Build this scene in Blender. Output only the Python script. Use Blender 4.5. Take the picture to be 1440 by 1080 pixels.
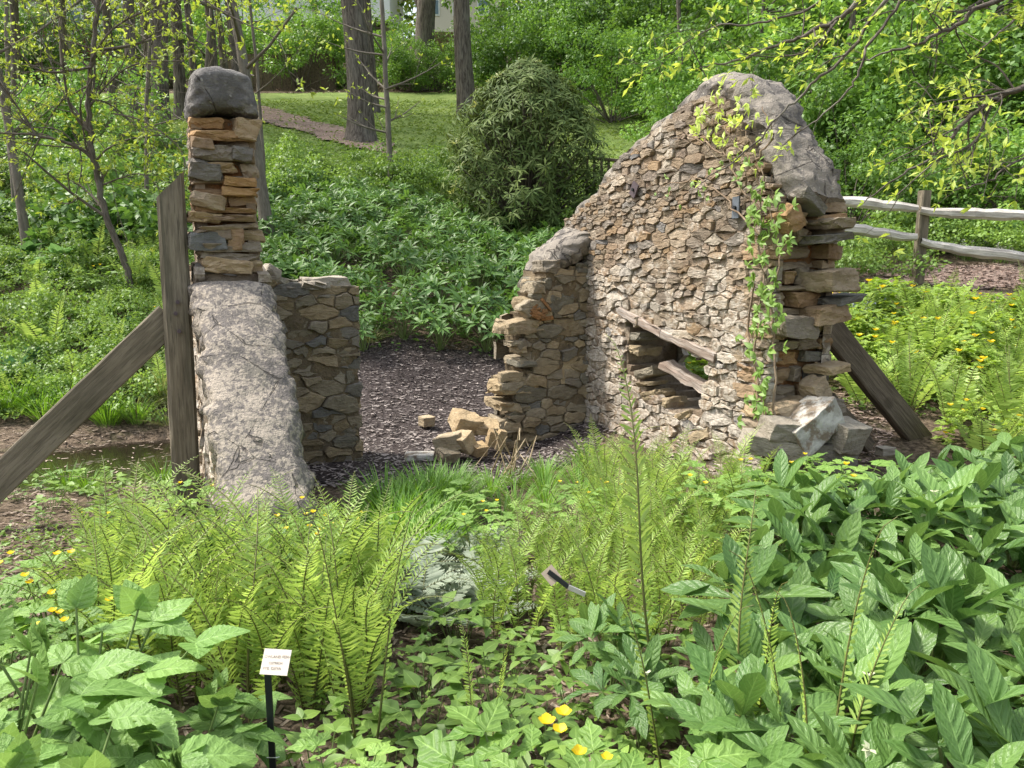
import bpy, bmesh, math, random
import numpy as np
from mathutils import Vector, Matrix, noise
R = math.radians
for o in list(bpy.data.objects): bpy.data.objects.remove(o)
scene = bpy.context.scene
COL = scene.collection
PI = math.pi
# ------------------------------------------------------------------ camera, sky, sun, exposure
F_PX, PITCH, EYE = 1060.0, R(9), 1.5
cam_d = bpy.data.cameras.new("camera"); cam = bpy.data.objects.new("camera", cam_d); COL.objects.link(cam)
cam_d.sensor_width = 36; cam_d.lens = 36*F_PX/1440; cam_d.clip_end = 2000; cam_d.clip_start = .05
cam.location = (0, 0, EYE); cam.rotation_euler = (R(90)-PITCH, 0, 0)
scene.camera = cam
SUN_AZ, SUN_EL = R(-78), R(56)          # azimuth measured from +Y towards +X
sd = Vector((math.sin(SUN_AZ)*math.cos(SUN_EL), math.cos(SUN_AZ)*math.cos(SUN_EL), math.sin(SUN_EL)))
world = bpy.data.worlds.new("World"); scene.world = world; world.use_nodes = True
wn = world.node_tree.nodes; wl = world.node_tree.links
sky = wn.new("ShaderNodeTexSky"); sky.sky_type = 'NISHITA'; sky.sun_disc = False
sky.sun_elevation = SUN_EL; sky.sun_rotation = SUN_AZ; sky.air_density = 1.6; sky.dust_density = 4.0
hs = wn.new("ShaderNodeHueSaturation"); hs.inputs['Saturation'].default_value = .55     # thin high cloud: a whiter sky
wl.new(sky.outputs[0], hs.inputs['Color']); wl.new(hs.outputs[0], wn["Background"].inputs[0]); wn["Background"].inputs[1].default_value = 0.15
sl = bpy.data.lights.new("sun", 'SUN'); sl.energy = 3.0; sl.angle = R(5.0); sl.color = (1, .95, .86)
sun = bpy.data.objects.new("sun", sl); COL.objects.link(sun); sun.rotation_euler = sd.to_track_quat('Z', 'Y').to_euler()
sun.location = (-10, 0, 20)
scene.view_settings.view_transform = 'Standard'; scene.view_settings.look = 'None'
scene.view_settings.exposure = 1.05; scene.view_settings.gamma = 1
try:
    scene.cycles.max_bounces = 7; scene.cycles.transmission_bounces = 4; scene.cycles.diffuse_bounces = 4
except Exception: pass

# ------------------------------------------------------------------ pixel rays of the photograph (1440 x 1080)
def ray(px, py):
    x = (px-720)/F_PX; v = (540-py)/F_PX
    return np.array([x, math.cos(PITCH)+v*math.sin(PITCH), -math.sin(PITCH)+v*math.cos(PITCH)])
def P(px, py, Y):
    d = ray(px, py); return np.array([0, 0, EYE]) + d*(Y/d[1])
def onplane(px, py, p0, nrm):
    d = ray(px, py); o = np.array([0, 0, EYE]); nrm = np.array(nrm)
    return o + d*(np.dot(np.array(p0)-o, nrm)/np.dot(d, nrm))

# ------------------------------------------------------------------ terrain height
_L = np.array([(-5,.15),(0,.15),(2.5,.08),(4.3,.02),(5.2,-.03),(6.9,-.03),(7.8,.2),(10,1.2),(13,2.2),(17,3.5),(22,5.2),(32,8.3),(45,11.5),(70,19),(120,34),(400,60)])
_C = np.array([(-5,.15),(0,.15),(2,.08),(3.2,.0),(4.5,-.08),(6.6,-.1),(7.5,.02),(9,.45),(11,1.05),(16,2.25),(22,4.9),(32,8.3),(45,12),(70,21),(120,36),(400,60)])
_R = np.array([(-5,.15),(0,.15),(2,.12),(4,.1),(5.5,.1),(7,.5),(9.5,1.15),(11,1.4),(14,1.9),(20,4),(32,9),(45,14),(70,24),(120,38),(400,60)])
def gz(x, y):
    x = np.asarray(x, float); y = np.asarray(y, float)
    t = x/np.maximum(np.abs(y), 3.0)/.48
    t = np.clip(t, -1, 1); t = t*(1.5-.5*t*t)
    z = 0
    for k, w in ((-.7, .25), (0, .5), (.7, .25)):
        yy = y + k*np.clip(y/8, .3, 2)
        l = np.interp(yy, _L[:, 0], _L[:, 1]); c = np.interp(yy, _C[:, 0], _C[:, 1]); r = np.interp(yy, _R[:, 0], _R[:, 1])
        z = z + w*np.where(t < 0, c+(l-c)*(-t), c+(r-c)*t)
    z = z - .2*np.exp(-(((x+3.1)/1.0)**2+((y-5.95)/.75)**2)**2)
    z = z + .02*np.sin(x*1.7+y*.9)*np.sin(y*1.3-x*.6)+.012*np.sin(x*4.1+1)*np.sin(y*3.7)
    return z
def G(px, py, far=120):
    d = ray(px, py); d = d/d[1]
    ys = np.concatenate([np.linspace(.8, 12, 800), np.linspace(12, far, 2000)])
    h = EYE+d[2]*ys - gz(d[0]*ys, ys)
    k = np.argmax(h < 0)
    if h[k] >= 0: k = len(ys)-1
    y = ys[k]; return np.array([d[0]*y, y, float(gz(d[0]*y, y))])

# ------------------------------------------------------------------ mesh collector
def nrmz(a): a = np.asarray(a, float); return a/np.maximum(np.linalg.norm(a, axis=-1, keepdims=True), 1e-9)
class MB:
    def __init__(s): s.v = []; s.lc = []; s.rn = []; s.f = []; s.n = 0
    def add(s, v, faces, lc=None, rnd=0., m=0, smooth=True):
        v = np.asarray(v, float).reshape(-1, 3); k = len(v)
        s.v.append(v); s.lc.append(np.zeros((k, 3)) if lc is None else np.asarray(lc, float).reshape(-1, 3))
        s.rn.append(np.broadcast_to(np.asarray(rnd, float), (k,)))
        if isinstance(faces, np.ndarray): s.f.append((faces+s.n, m, smooth))
        else:
            by = {}
            for q in faces: by.setdefault(len(q), []).append(q)
            for q in by.values(): s.f.append((np.array(q)+s.n, m, smooth))
        s.n += k
    def inst(s, T, M, t, rnd, m=0):
        """template (v, faces, lc) placed with matrices M (k,3,3) and offsets t (k,3)"""
        v, f, lc = T; k = len(t); nv = len(v)
        V = np.einsum('kij,nj->kni', M, v) + t[:, None, :]
        Fc = (f[None] + (np.arange(k)*nv)[:, None, None]).reshape(-1, f.shape[1])
        s.add(V.reshape(-1, 3), Fc, np.tile(lc, (k, 1)), np.repeat(rnd, nv), m)
    def build(s, name, mats, parent=None, origin=(0, 0, 0)):
        me = bpy.data.meshes.new(name)
        if s.n:
            V = np.concatenate(s.v) - np.array(origin, float)
            loops = np.concatenate([f.ravel() for f, _, _ in s.f]); cnt = np.concatenate([np.full(len(f), f.shape[1]) for f, _, _ in s.f])
            me.vertices.add(len(V)); me.vertices.foreach_set("co", V.astype(np.float32).ravel())
            me.loops.add(len(loops)); me.loops.foreach_set("vertex_index", loops.astype(np.int32))
            me.polygons.add(len(cnt)); st = np.concatenate([[0], np.cumsum(cnt)[:-1]])
            me.polygons.foreach_set("loop_start", st.astype(np.int32)); me.polygons.foreach_set("loop_total", cnt.astype(np.int32))
            me.polygons.foreach_set("material_index", np.concatenate([np.full(len(f), m) for f, m, _ in s.f]).astype(np.int32))
            me.polygons.foreach_set("use_smooth", np.concatenate([np.full(len(f), sm) for f, _, sm in s.f]).astype(bool))
            a = me.attributes.new("lc", 'FLOAT_VECTOR', 'POINT'); a.data.foreach_set("vector", np.concatenate(s.lc).astype(np.float32).ravel())
            a = me.attributes.new("rnd", 'FLOAT', 'POINT'); a.data.foreach_set("value", np.concatenate(s.rn).astype(np.float32))
            me.update(); me.validate()
        for m in (mats if isinstance(mats, (list, tuple)) else [mats]): me.materials.append(m)
        o = bpy.data.objects.new(name, me); COL.objects.link(o)
        if parent: o.parent = parent
        else: o.location = origin
        return o
    def tube(s, pts, rad, n=7, m=0, rnd=.5, cap=True):
        pts = np.asarray(pts, float); k = len(pts); rad = np.broadcast_to(np.asarray(rad, float), (k,))
        tan = nrmz(np.gradient(pts, axis=0)); ref = np.array([.13, .31, .94]) if abs(tan[0, 2]) < .9 else np.array([.95, .2, .1])
        u = nrmz(np.cross(tan, ref)); w = np.cross(tan, u)
        a = np.arange(n)*2*PI/n
        V = pts[:, None]+rad[:, None, None]*(np.cos(a)[None, :, None]*u[:, None]+np.sin(a)[None, :, None]*w[:, None])
        L = np.concatenate([[0], np.cumsum(np.linalg.norm(np.diff(pts, axis=0), axis=1))])
        lc = np.stack([np.cos(a)[None]*rad[:, None], np.broadcast_to(L[:, None], (k, n)), np.sin(a)[None]*rad[:, None]], -1)
        i = np.arange(k-1)[:, None]*n; j = np.arange(n)[None]; j2 = (j+1) % n
        Fc = np.stack([i+j, i+j2, i+n+j2, i+n+j], -1).reshape(-1, 4)
        s.add(V, Fc, lc, rnd, m)
        if cap and n > 4: s.add(V[-1], [list(range(n))], lc[-1], rnd, m)
    def strut(s, p0, p1, w, t, side, rnd=.5, m=0, nl=14, wob=.004, cut0=0, cut1=0, seed=0):
        """sawn timber from p0 to p1; w across 'side', t across the third axis; cut0/1 shear the ends along the length"""
        p0 = np.array(p0, float); p1 = np.array(p1, float); d = p1-p0; L = np.linalg.norm(d); d /= L
        sv = np.array(side, float); sv -= d*np.dot(sv, d); sv = nrmz(sv); tv = np.cross(d, sv); b = .12*min(w, t)
        sec = [(-w/2+b, -t/2), (w/2-b, -t/2), (w/2, -t/2+b), (w/2, t/2-b), (w/2-b, t/2), (-w/2+b, t/2), (-w/2, t/2-b), (-w/2, -t/2+b)]
        rg = np.random.default_rng(seed); V = []; lc = []
        for k in range(nl+1):
            f = k/nl
            for (x, y) in sec:
                l = f*L + (x/w*cut0)*(1-f) + (x/w*cut1)*f
                jx, jy = rg.normal(0, wob*.4, 2)
                V.append(p0+d*l+sv*(x+jx)+tv*(y+jy)); lc.append((x, l, y))
        n = 8; i = np.arange(nl)[:, None]*n; j = np.arange(n)[None]; j2 = (j+1) % n
        Fc = np.stack([i+j, i+j2, i+n+j2, i+n+j], -1).reshape(-1, 4)
        s.add(V, Fc, lc, rnd, m, smooth=False)
        s.add(V[:8], [list(range(7, -1, -1))], lc[:8], rnd, m, False); s.add(V[-8:], [list(range(8))], lc[-8:], rnd, m, False)
    def box(s, c, sx, sy, sz, m=0, rot=0, rnd=.5):
        c = np.array(c, float); q = np.array([(x, y, z) for x in (-.5, .5) for y in (-.5, .5) for z in (-.5, .5)])*[sx, sy, sz]
        ca, sa = math.cos(rot), math.sin(rot); V = q@np.array([[ca, sa, 0], [-sa, ca, 0], [0, 0, 1]])+c
        s.add(V, np.array([(0, 1, 3, 2), (4, 6, 7, 5), (0, 4, 5, 1), (2, 3, 7, 6), (0, 2, 6, 4), (1, 5, 7, 3)]), q, rnd, m, False)

def tag(o, label=None, cat=None, group=None, kind=None):
    if label: o['label'] = label
    if cat: o['category'] = cat
    if group: o['group'] = group
    if kind: o['kind'] = kind
    return o
def thing(name, label, cat, loc=(0, 0, 0), group=None, rz=0):
    o = bpy.data.objects.new(name, None); COL.objects.link(o); o.location = loc; o.rotation_euler = (0, 0, rz); o.empty_display_size = .1
    return tag(o, label, cat, group)
def dup(o, loc=None, rz=None, sc=None, parent=None, label=None, tilt=None):
    c = o.copy(); COL.objects.link(c); c.parent = parent
    if loc is not None: c.location = loc
    if rz is not None: c.rotation_euler = (tilt[0] if tilt else 0, tilt[1] if tilt else 0, rz)
    if sc is not None: c.scale = (sc, sc, sc) if np.isscalar(sc) else sc
    if label: c['label'] = label
    for ch in KIDS.get(o.name, ()): dup(ch, parent=c)
    return c
KIDS = {}
def kids(root, *ch): KIDS.setdefault(root.name, []).extend(ch)

# ------------------------------------------------------------------ materials
class NT:
    def __init__(s, name):
        s.mat = bpy.data.materials.new(name); s.mat.use_nodes = True; s.t = s.mat.node_tree; s.t.nodes.clear()
        s.out = s.n("ShaderNodeOutputMaterial")
    def n(s, typ, **kw):
        nd = s.t.nodes.new(typ)
        for k, v in kw.items():
            if hasattr(nd, k): setattr(nd, k, v)
        return nd
    def L(s, a, b): s.t.links.new(a, b)
    def put(s, inp, v):
        if hasattr(v, 'links') or isinstance(v, bpy.types.NodeSocket): s.L(v, inp)
        else: inp.default_value = v
    def attr(s, name, out=2): return s.n("ShaderNodeAttribute", attribute_name=name).outputs['Fac' if out == 2 else 'Vector']
    def math(s, op, a, b=0., c=None, clamp=False):
        nd = s.n("ShaderNodeMath", operation=op); nd.use_clamp = clamp
        s.put(nd.inputs[0], a); s.put(nd.inputs[1], b)
        if c is not None: s.put(nd.inputs[2], c)
        return nd.outputs[0]
    def vmath(s, op, a, b):
        nd = s.n("ShaderNodeVectorMath", operation=op); s.put(nd.inputs[0], a); s.put(nd.inputs[1], b); return nd.outputs[0]
    def mix(s, f, a, b, blend='MIX'):
        nd = s.n("ShaderNodeMix", data_type='RGBA', blend_type=blend)
        s.put(nd.inputs[0], f)
        for i, v in ((6, a), (7, b)):
            if isinstance(v, (tuple, list)): v = tuple(v[:3])+(1,)
            s.put(nd.inputs[i], v)
        return nd.outputs[2]
    def noise(s, vec, scale, detail=4, rough=.55, dist=0):
        nd = s.n("ShaderNodeTexNoise"); s.put(nd.inputs['Vector'], vec)
        nd.inputs['Scale'].default_value = scale; nd.inputs['Detail'].default_value = detail; nd.inputs['Roughness'].default_value = rough; nd.inputs['Distortion'].default_value = dist
        return nd.outputs[0]
    def voro(s, vec, scale, feature='F1', rnd=1):
        nd = s.n("ShaderNodeTexVoronoi", feature=feature); s.put(nd.inputs['Vector'], vec); nd.inputs['Scale'].default_value = scale; nd.inputs['Randomness'].default_value = rnd
        return nd
    def ramp(s, f, stops, interp='LINEAR'):
        nd = s.n("ShaderNodeValToRGB"); cr = nd.color_ramp; cr.interpolation = interp
        while len(cr.elements) < len(stops): cr.elements.new(.5)
        for e, (p, c) in zip(cr.elements, stops): e.position = p; e.color = (tuple(c)+(1,)) if not np.isscalar(c) else (c, c, c, 1)
        s.put(nd.inputs[0], f); return nd.outputs[0]
    def step(s, f, a, b): # smooth 0..1 between a and b
        nd = s.n("ShaderNodeMapRange"); nd.interpolation_type = 'SMOOTHSTEP'; s.put(nd.inputs[0], f); nd.inputs[1].default_value = a; nd.inputs[2].default_value = b; return nd.outputs[0]
    def obj(s): return s.n("ShaderNodeTexCoord").outputs['Object']
    def orand(s): return s.n("ShaderNodeObjectInfo").outputs['Random']
    def hsv(s, c, h=.5, sa=1., v=1.):
        nd = s.n("ShaderNodeHueSaturation"); s.put(nd.inputs['Hue'], h); s.put(nd.inputs['Saturation'], sa); s.put(nd.inputs['Value'], v); s.put(nd.inputs['Color'], c); return nd.outputs[0]
    def bump(s, h, st=.5, dist=.01, prev=None):
        nd = s.n("ShaderNodeBump"); s.put(nd.inputs['Height'], h); nd.inputs['Strength'].default_value = st; nd.inputs['Distance'].default_value = dist
        if prev is not None: s.L(prev, nd.inputs['Normal'])
        return nd.outputs[0]
    def finish(s, col, rough=.6, normal=None, spec=.5, trans=0., tcol=None, metal=0.):
        p = s.n("ShaderNodeBsdfPrincipled"); s.put(p.inputs['Base Color'], col if not isinstance(col, tuple) else col+(1,))
        s.put(p.inputs['Roughness'], rough); s.put(p.inputs['Specular IOR Level'], spec); p.inputs['Metallic'].default_value = metal
        if normal is not None: s.L(normal, p.inputs['Normal'])
        o = p.outputs[0]
        if trans:
            t = s.n("ShaderNodeBsdfTranslucent"); s.put(t.inputs[0], tcol if tcol is not None else col)
            mx = s.n("ShaderNodeMixShader"); mx.inputs[0].default_value = trans; s.L(o, mx.inputs[1]); s.L(t.outputs[0], mx.inputs[2]); o = mx.outputs[0]
        s.L(o, s.out.inputs[0]); return s.mat

def leafmat(name, c1, c2, trans=.35, rough=.45, vein=0., veinfreq=0, bumpy=0., spec=.5, tip=None, osat=.35):
    m = NT(name); r = m.attr("rnd"); orr = m.orand(); lc = m.attr("lc", 1)
    f = m.math('ADD', m.math('MULTIPLY', r, .7), m.math('MULTIPLY', orr, .3))
    col = m.mix(f, c1, c2)
    sep = m.n("ShaderNodeSeparateXYZ"); m.L(lc, sep.inputs[0])
    ax = m.math('ABSOLUTE', sep.outputs[0])
    nrm = None
    if tip is not None: col = m.mix(m.math('MULTIPLY', sep.outputs[1], .6), col, tip)
    if vein:
        mid = m.math('SUBTRACT', 1., m.step(ax, .02, .10))
        if veinfreq:
            w = m.math('SINE', m.math('MULTIPLY', m.math('SUBTRACT', sep.outputs[1], m.math('MULTIPLY', ax, .22)), veinfreq*2*PI))
            mid = m.math('MAXIMUM', mid, m.math('MULTIPLY', m.step(w, .80, 1.0), .55))
            nrm = m.bump(m.math('SUBTRACT', w, m.math('MULTIPLY', mid, 1.)), .35, .004)
        col = m.mix(m.math('MULTIPLY', mid, vein), col, tuple(min(1, x*1.7+.05) for x in c2))
    if bumpy:
        nz = m.noise(m.vmath('MULTIPLY', lc, (4, 11, 1)), 1.6, 2); nrm = m.bump(nz, bumpy, .006, nrm)
    col = m.hsv(col, .5, 1., m.math('ADD', 1-osat/2, m.math('MULTIPLY', orr, osat)))
    tc = m.hsv(col, .485, 1.1, 1.25)
    return m.finish(col, rough, nrm, spec, trans, tc)

def stonemat(name, stops, lime=0., limecol=(.52,.47,.40), lich=.25, dark=.0, bump=.7):
    m = NT(name); r = m.attr("rnd"); ob = m.obj()
    vec = m.vmath('ADD', ob, m.vmath('MULTIPLY', m.n("ShaderNodeCombineXYZ").outputs[0], (1, 1, 1)))
    cx = m.n("ShaderNodeCombineXYZ"); m.put(cx.inputs[0], m.math('MULTIPLY', r, 31.)); m.put(cx.inputs[1], m.math('MULTIPLY', r, 57.)); m.put(cx.inputs[2], m.math('MULTIPLY', r, 13.))
    vec = m.vmath('ADD', ob, cx.outputs[0])
    col = m.ramp(r, stops)
    n1 = m.noise(vec, 9, 6, .62); n2 = m.noise(vec, 38, 5, .65); n3 = m.noise(m.vmath('MULTIPLY', vec, (1, 1, 4)), 16, 4, .6, .6)
    col = m.mix(m.math('MULTIPLY', m.step(n1, .40, .66), .5), col, m.hsv(col, .488, 1.15, .60))
    col = m.mix(m.math('MULTIPLY', m.step(n3, .48, .7), .35), col, m.hsv(col, .5, .8, 1.45))
    col = m.mix(m.math('MULTIPLY', m.step(n2, .52, .75), .45), col, m.hsv(col, .5, .9, .5))
    n4 = m.noise(ob, 3.4, 5, .7)
    if lime:
        sz = m.n("ShaderNodeSeparateXYZ"); m.L(ob, sz.inputs[0]); low = m.math('SUBTRACT', 1., m.step(sz.outputs[2], .5, 1.9))
        lm = m.math('MULTIPLY', m.step(m.math('ADD', n4, m.math('MULTIPLY', low, .20)), .52, .66), m.step(m.noise(ob, 27, 5, .7), .36, .60))
        col = m.mix(m.math('MULTIPLY', lm, lime), col, limecol)
    li = m.step(m.noise(vec, 15, 5, .7), .60, .70)
    col = m.mix(m.math('MULTIPLY', li, lich), col, (.42, .43, .36))
    if dark:
        col = m.mix(m.math('MULTIPLY', m.step(m.noise(ob, 5.5, 4, .6), .52, .66), dark), col, (.06, .055, .05))
    h = m.math('ADD', m.math('MULTIPLY', n1, 1.2), m.math('ADD', m.math('MULTIPLY', n2, .5), m.math('MULTIPLY', n3, .8)))
    nb = m.bump(h, bump, .02); nb = m.bump(m.noise(vec, 120, 3, .6), .35, .004, nb)
    return m.finish(col, .88, nb, .25)

def lichenmat(name, base, patch, speck, th=(.47, .53), scale=26, bigs=3.0, bump=.5):
    m = NT(name); ob = m.obj()
    a = m.noise(ob, scale, 5, .62, .4); b = m.noise(ob, bigs, 3, .5); c = m.noise(ob, 85, 3, .6)
    f = m.math('ADD', a, m.math('MULTIPLY', m.math('SUBTRACT', b, .5), .55))
    col = m.mix(m.step(f, th[0], th[1]), base, patch)
    col = m.mix(m.math('MULTIPLY', m.step(c, .48, .72), .35), col, m.hsv(col, .5, 1, .62))
    sp = m.voro(ob, 17); d = m.math('ADD', sp.outputs[0], m.math('MULTIPLY', m.noise(ob, 60, 2), .25))
    col = m.mix(m.math('MULTIPLY', m.math('SUBTRACT', 1., m.step(d, .20, .30)), .8), col, speck)
    gr = m.step(m.noise(ob, 2.2, 4, .6), .56, .70)
    col = m.mix(m.math('MULTIPLY', gr, .3), col, (.13, .13, .085))
    ck = m.voro(m.vmath('ADD', m.vmath('MULTIPLY', ob, (1, 1, 1)), (0.3, .1, .2)), 2.6, 'DISTANCE_TO_EDGE')
    ck2 = m.math('ADD', ck.outputs[0], m.math('MULTIPLY', m.math('SUBTRACT', m.noise(ob, 9, 3), .5), .09))
    cr = m.math('SUBTRACT', 1., m.step(m.math('ABSOLUTE', ck2), .002, .008))
    col = m.mix(m.math('MULTIPLY', cr, .65), col, (.035, .03, .027))
    nb = m.bump(m.math('ADD', m.math('ADD', m.math('MULTIPLY', a, .35), m.math('MULTIPLY', m.noise(ob, 8, 5, .6), 1.4)), m.math('SUBTRACT', m.math('MULTIPLY', c, .5), m.math('MULTIPLY', cr, .8))), bump, .025)
    return m.finish(col, .9, nb, .2)

def woodmat(name, c1, c2, c3, sc=1., knots=True, bump=.5):
    m = NT(name); lc = m.attr("lc", 1); r = m.attr("rnd")
    cx = m.n("ShaderNodeCombineXYZ"); m.put(cx.inputs[1], m.math('MULTIPLY', r, 23.)); v0 = m.vmath('ADD', lc, cx.outputs[0])
    v = m.vmath('MULTIPLY', v0, (22*sc, 1.4*sc, 22*sc))
    g = m.noise(v, 2.6, 6, .65, .5); g2 = m.noise(m.vmath('MULTIPLY', v0, (5, .9, 5)), 2, 4, .6)
    g3 = m.noise(m.vmath('MULTIPLY', v0, (90, 3, 90)), 2, 3, .6)
    col = m.mix(m.step(g, .36, .64), c1, c2); col = m.mix(m.math('MULTIPLY', m.step(g2, .45, .68), .75), col, c3)
    col = m.mix(m.math('MULTIPLY', m.step(g3, .56, .66), .6), col, tuple(x*.35 for x in c1))
    if knots:
        k = m.voro(m.vmath('MULTIPLY', v0, (4, 3, 4)), 1.0); kk = m.math('SUBTRACT', 1., m.step(m.math('ADD', k.outputs[0], m.math('MULTIPLY', m.noise(v0, 30, 3), .08)), .14, .26))
        col = m.mix(m.math('MULTIPLY', kk, .6), col, (.06, .045, .03))
    nb = m.bump(m.math('ADD', g, m.math('MULTIPLY', g3, -.8)), bump, .008)
    return m.finish(col, .82, nb, .25)
# ------------------------------------------------------------------ material set
M = {}
M['stone'] = stonemat('wall_stone', [(0, (.235,.175,.115)), (.14, (.33,.265,.19)), (.28, (.17,.138,.105)), (.42, (.29,.20,.115)), (.55, (.34,.285,.22)), (.68, (.19,.168,.145)), (.80, (.30,.215,.14)), (.92, (.26,.21,.155)), (.965, (.14,.138,.142)), (1, (.36,.31,.24))], lime=.75, lich=.08)
M['stone_olive'] = stonemat('return_stone', [(0, (.21,.165,.10)), (.25, (.33,.26,.165)), (.5, (.17,.155,.12)), (.7, (.30,.25,.175)), (.85, (.145,.14,.13)), (1, (.36,.28,.17))], lich=.15, dark=.15)
M['stone_end'] = stonemat('broken_stone', [(0, (.27,.165,.085)), (.2, (.33,.255,.17)), (.38, (.15,.15,.14)), (.55, (.37,.225,.10)), (.7, (.22,.185,.145)), (.85, (.39,.29,.175)), (1, (.17,.155,.14))], lich=.12)
M['stone_pale'] = stonemat('fallen_stone', [(0, (.36,.26,.14)), (.5, (.43,.33,.20)), (1, (.34,.285,.20))], lich=.15)
M['stone_grey'] = stonemat('grey_stone', [(0, (.17,.15,.12)), (.5, (.26,.23,.185)), (1, (.33,.295,.24))], lich=.3)
def mortarmat(name, a, b, c):
    m = NT(name); ob = m.obj(); n1 = m.noise(ob, 7, 5, .6); n2 = m.noise(ob, 55, 4, .7)
    col = m.mix(m.step(n1, .4, .62), a, b); col = m.mix(m.math('MULTIPLY', m.step(n2, .5, .7), .6), col, c)
    return m.finish(col, .95, m.bump(m.math('ADD', n1, n2), .8, .02), .1)
M['mortar'] = mortarmat('lime_mortar', (.21,.16,.115), (.31,.255,.195), (.09,.068,.05))
M['clay'] = mortarmat('clay_mortar', (.30,.15,.065), (.24,.14,.07), (.10,.06,.035))
M['mortar_dark'] = mortarmat('damp_mortar', (.14,.11,.075), (.20,.155,.10), (.06,.05,.04))
M['cope_left'] = lichenmat('speckled_coping', (.155,.138,.126), (.335,.29,.238), (.40,.355,.295), (.43, .58), 40, 5, .7)
M['cope_cap'] = lichenmat('slate_cap', (.125,.118,.114), (.20,.188,.175), (.34,.33,.31), (.46, .62), 14, bump=.8)
M['cope_right'] = lichenmat('grey_coping', (.25,.222,.19), (.13,.118,.108), (.37,.35,.30), (.52, .60), 12, 3.2, .8)
M['timber'] = woodmat('weathered_timber', (.15,.125,.09), (.235,.20,.145), (.09,.08,.055))
M['timber_dark'] = woodmat('brown_timber', (.10,.078,.055), (.165,.13,.095), (.065,.05,.036))
M['timber_old'] = woodmat('bleached_timber', (.30,.235,.19), (.46,.41,.365), (.16,.11,.08), 1, False, 1.)
M['rail_wood'] = woodmat('silvered_rail', (.42,.39,.35), (.62,.59,.54), (.26,.23,.20), 1, False)
M['bark'] = None
def barkmat(name, c1, c2, sc=1., lich=.2):
    m = NT(name); lc = m.attr("lc", 1); v = m.vmath('MULTIPLY', lc, (14*sc, 1.7*sc, 14*sc))
    g = m.noise(v, 1.6, 6, .7, .8); g2 = m.noise(m.vmath('MULTIPLY', lc, (2, .8, 2)), 1.5, 3)
    col = m.mix(m.step(g, .36, .62), c1, c2); col = m.mix(m.math('MULTIPLY', m.step(g2, .5, .7), lich), col, (.30,.30,.26))
    return m.finish(col, .95, m.bump(g, .9, .05/sc), .1)
M['bark'] = barkmat('ridged_bark', (.060,.050,.043), (.185,.160,.138))
M['bark_smooth'] = barkmat('smooth_bark', (.13,.115,.095), (.215,.19,.16), 2, .5)
M['twig'] = barkmat('twig_bark', (.075,.062,.05), (.19,.165,.14), 4, .5)
M['vine'] = barkmat('vine_bark', (.20,.14,.095), (.34,.26,.19), 4, .2)
# foliage
M['fern'] = leafmat('fern_green', (.235,.37,.078), (.41,.55,.15), .42, .5, osat=.3)
M['fern_stem'] = leafmat('fern_stalk', (.12,.15,.04), (.16,.11,.04), .1, .5)
M['fern_pale'] = leafmat('silver_fern', (.20,.255,.17), (.38,.43,.33), .3, .6)
M['hell'] = leafmat('hellebore_leaf', (.058,.147,.037), (.19,.312,.082), .32, .36, .22, 7, .4, .45)
M['hell_bank'] = leafmat('bank_leaf', (.050,.125,.028), (.13,.24,.052), .32, .42, .2, 0, .3, .35)
M['stalk'] = leafmat('green_stalk', (.13,.20,.055), (.20,.27,.09), .15, .5)
M['mound'] = leafmat('mound_leaf', (.17,.30,.045), (.33,.45,.085), .42, .5, .3, 5, .2)
M['poppy'] = leafmat('poppy_leaf', (.12,.25,.045), (.24,.38,.085), .38, .5, .45, 5, .3)
M['bigleaf'] = leafmat('broad_leaf', (.11,.22,.050), (.22,.36,.10), .34, .45, .28, 5, .5, .35)
M['weed'] = leafmat('weed_leaf', (.10,.20,.04), (.22,.34,.07), .38, .5, .3)
M['yellowgreen'] = leafmat('lime_leaf', (.30,.42,.06), (.48,.58,.13), .42, .5)
M['shrub'] = leafmat('shrub_leaf', (.085,.195,.036), (.21,.36,.075), .38, .5, osat=.6)
M['shrub_dark'] = leafmat('dense_leaf', (.060,.140,.030), (.155,.275,.06), .34, .5, osat=.6)
M['rhodo'] = leafmat('rhododendron_leaf', (.036,.078,.021), (.175,.225,.065), .25, .55, .4, 0, 0, .12)
M['rhodo_new'] = leafmat('new_growth', (.30,.34,.10), (.40,.42,.15), .35, .5)
M['hosta'] = leafmat('hosta_leaf', (.09,.20,.065), (.17,.31,.11), .3, .4, .3, 6)
M['blue_leaf'] = leafmat('waxy_leaf', (.06,.15,.065), (.12,.24,.12), .25, .3, .4)
M['grass'] = leafmat('grass_blade', (.10,.23,.028), (.20,.38,.055), .38, .5)
M['sedge'] = leafmat('sedge_blade', (.10,.15,.04), (.27,.29,.11), .3, .5)
M['lawn_blade'] = leafmat('lawn_blade', (.13,.215,.042), (.24,.33,.08), .3, .55)
M['dry'] = leafmat('dry_stem', (.38,.29,.17), (.55,.46,.31), .2, .6)
M['litter'] = leafmat('leaf_litter', (.10,.062,.038), (.42,.34,.27), .05, .8)
M['chip'] = leafmat('dark_chip', (.035,.028,.026), (.30,.255,.235), .0, .7)
M['chip_brown'] = leafmat('brown_chip', (.13,.085,.065), (.42,.32,.27), .0, .8)
def plain(name, c, rough=.6, metal=0., spec=.5, trans=0.):
    m = NT(name); n = m.noise(m.obj(), 30, 4, .6); col = m.mix(n, tuple(x*.75 for x in c), tuple(min(1, x*1.2) for x in c))
    return m.finish(col, rough, m.bump(n, .15, .003), spec, trans, None, metal)
M['yellow'] = plain('yellow_petal', (.90,.62,.015), .5, trans=.35)
M['white_petal'] = plain('white_petal', (.75,.76,.70), .5, trans=.3)
M['pale_petal'] = plain('greenish_petal', (.60,.62,.42), .5, trans=.3)
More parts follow.
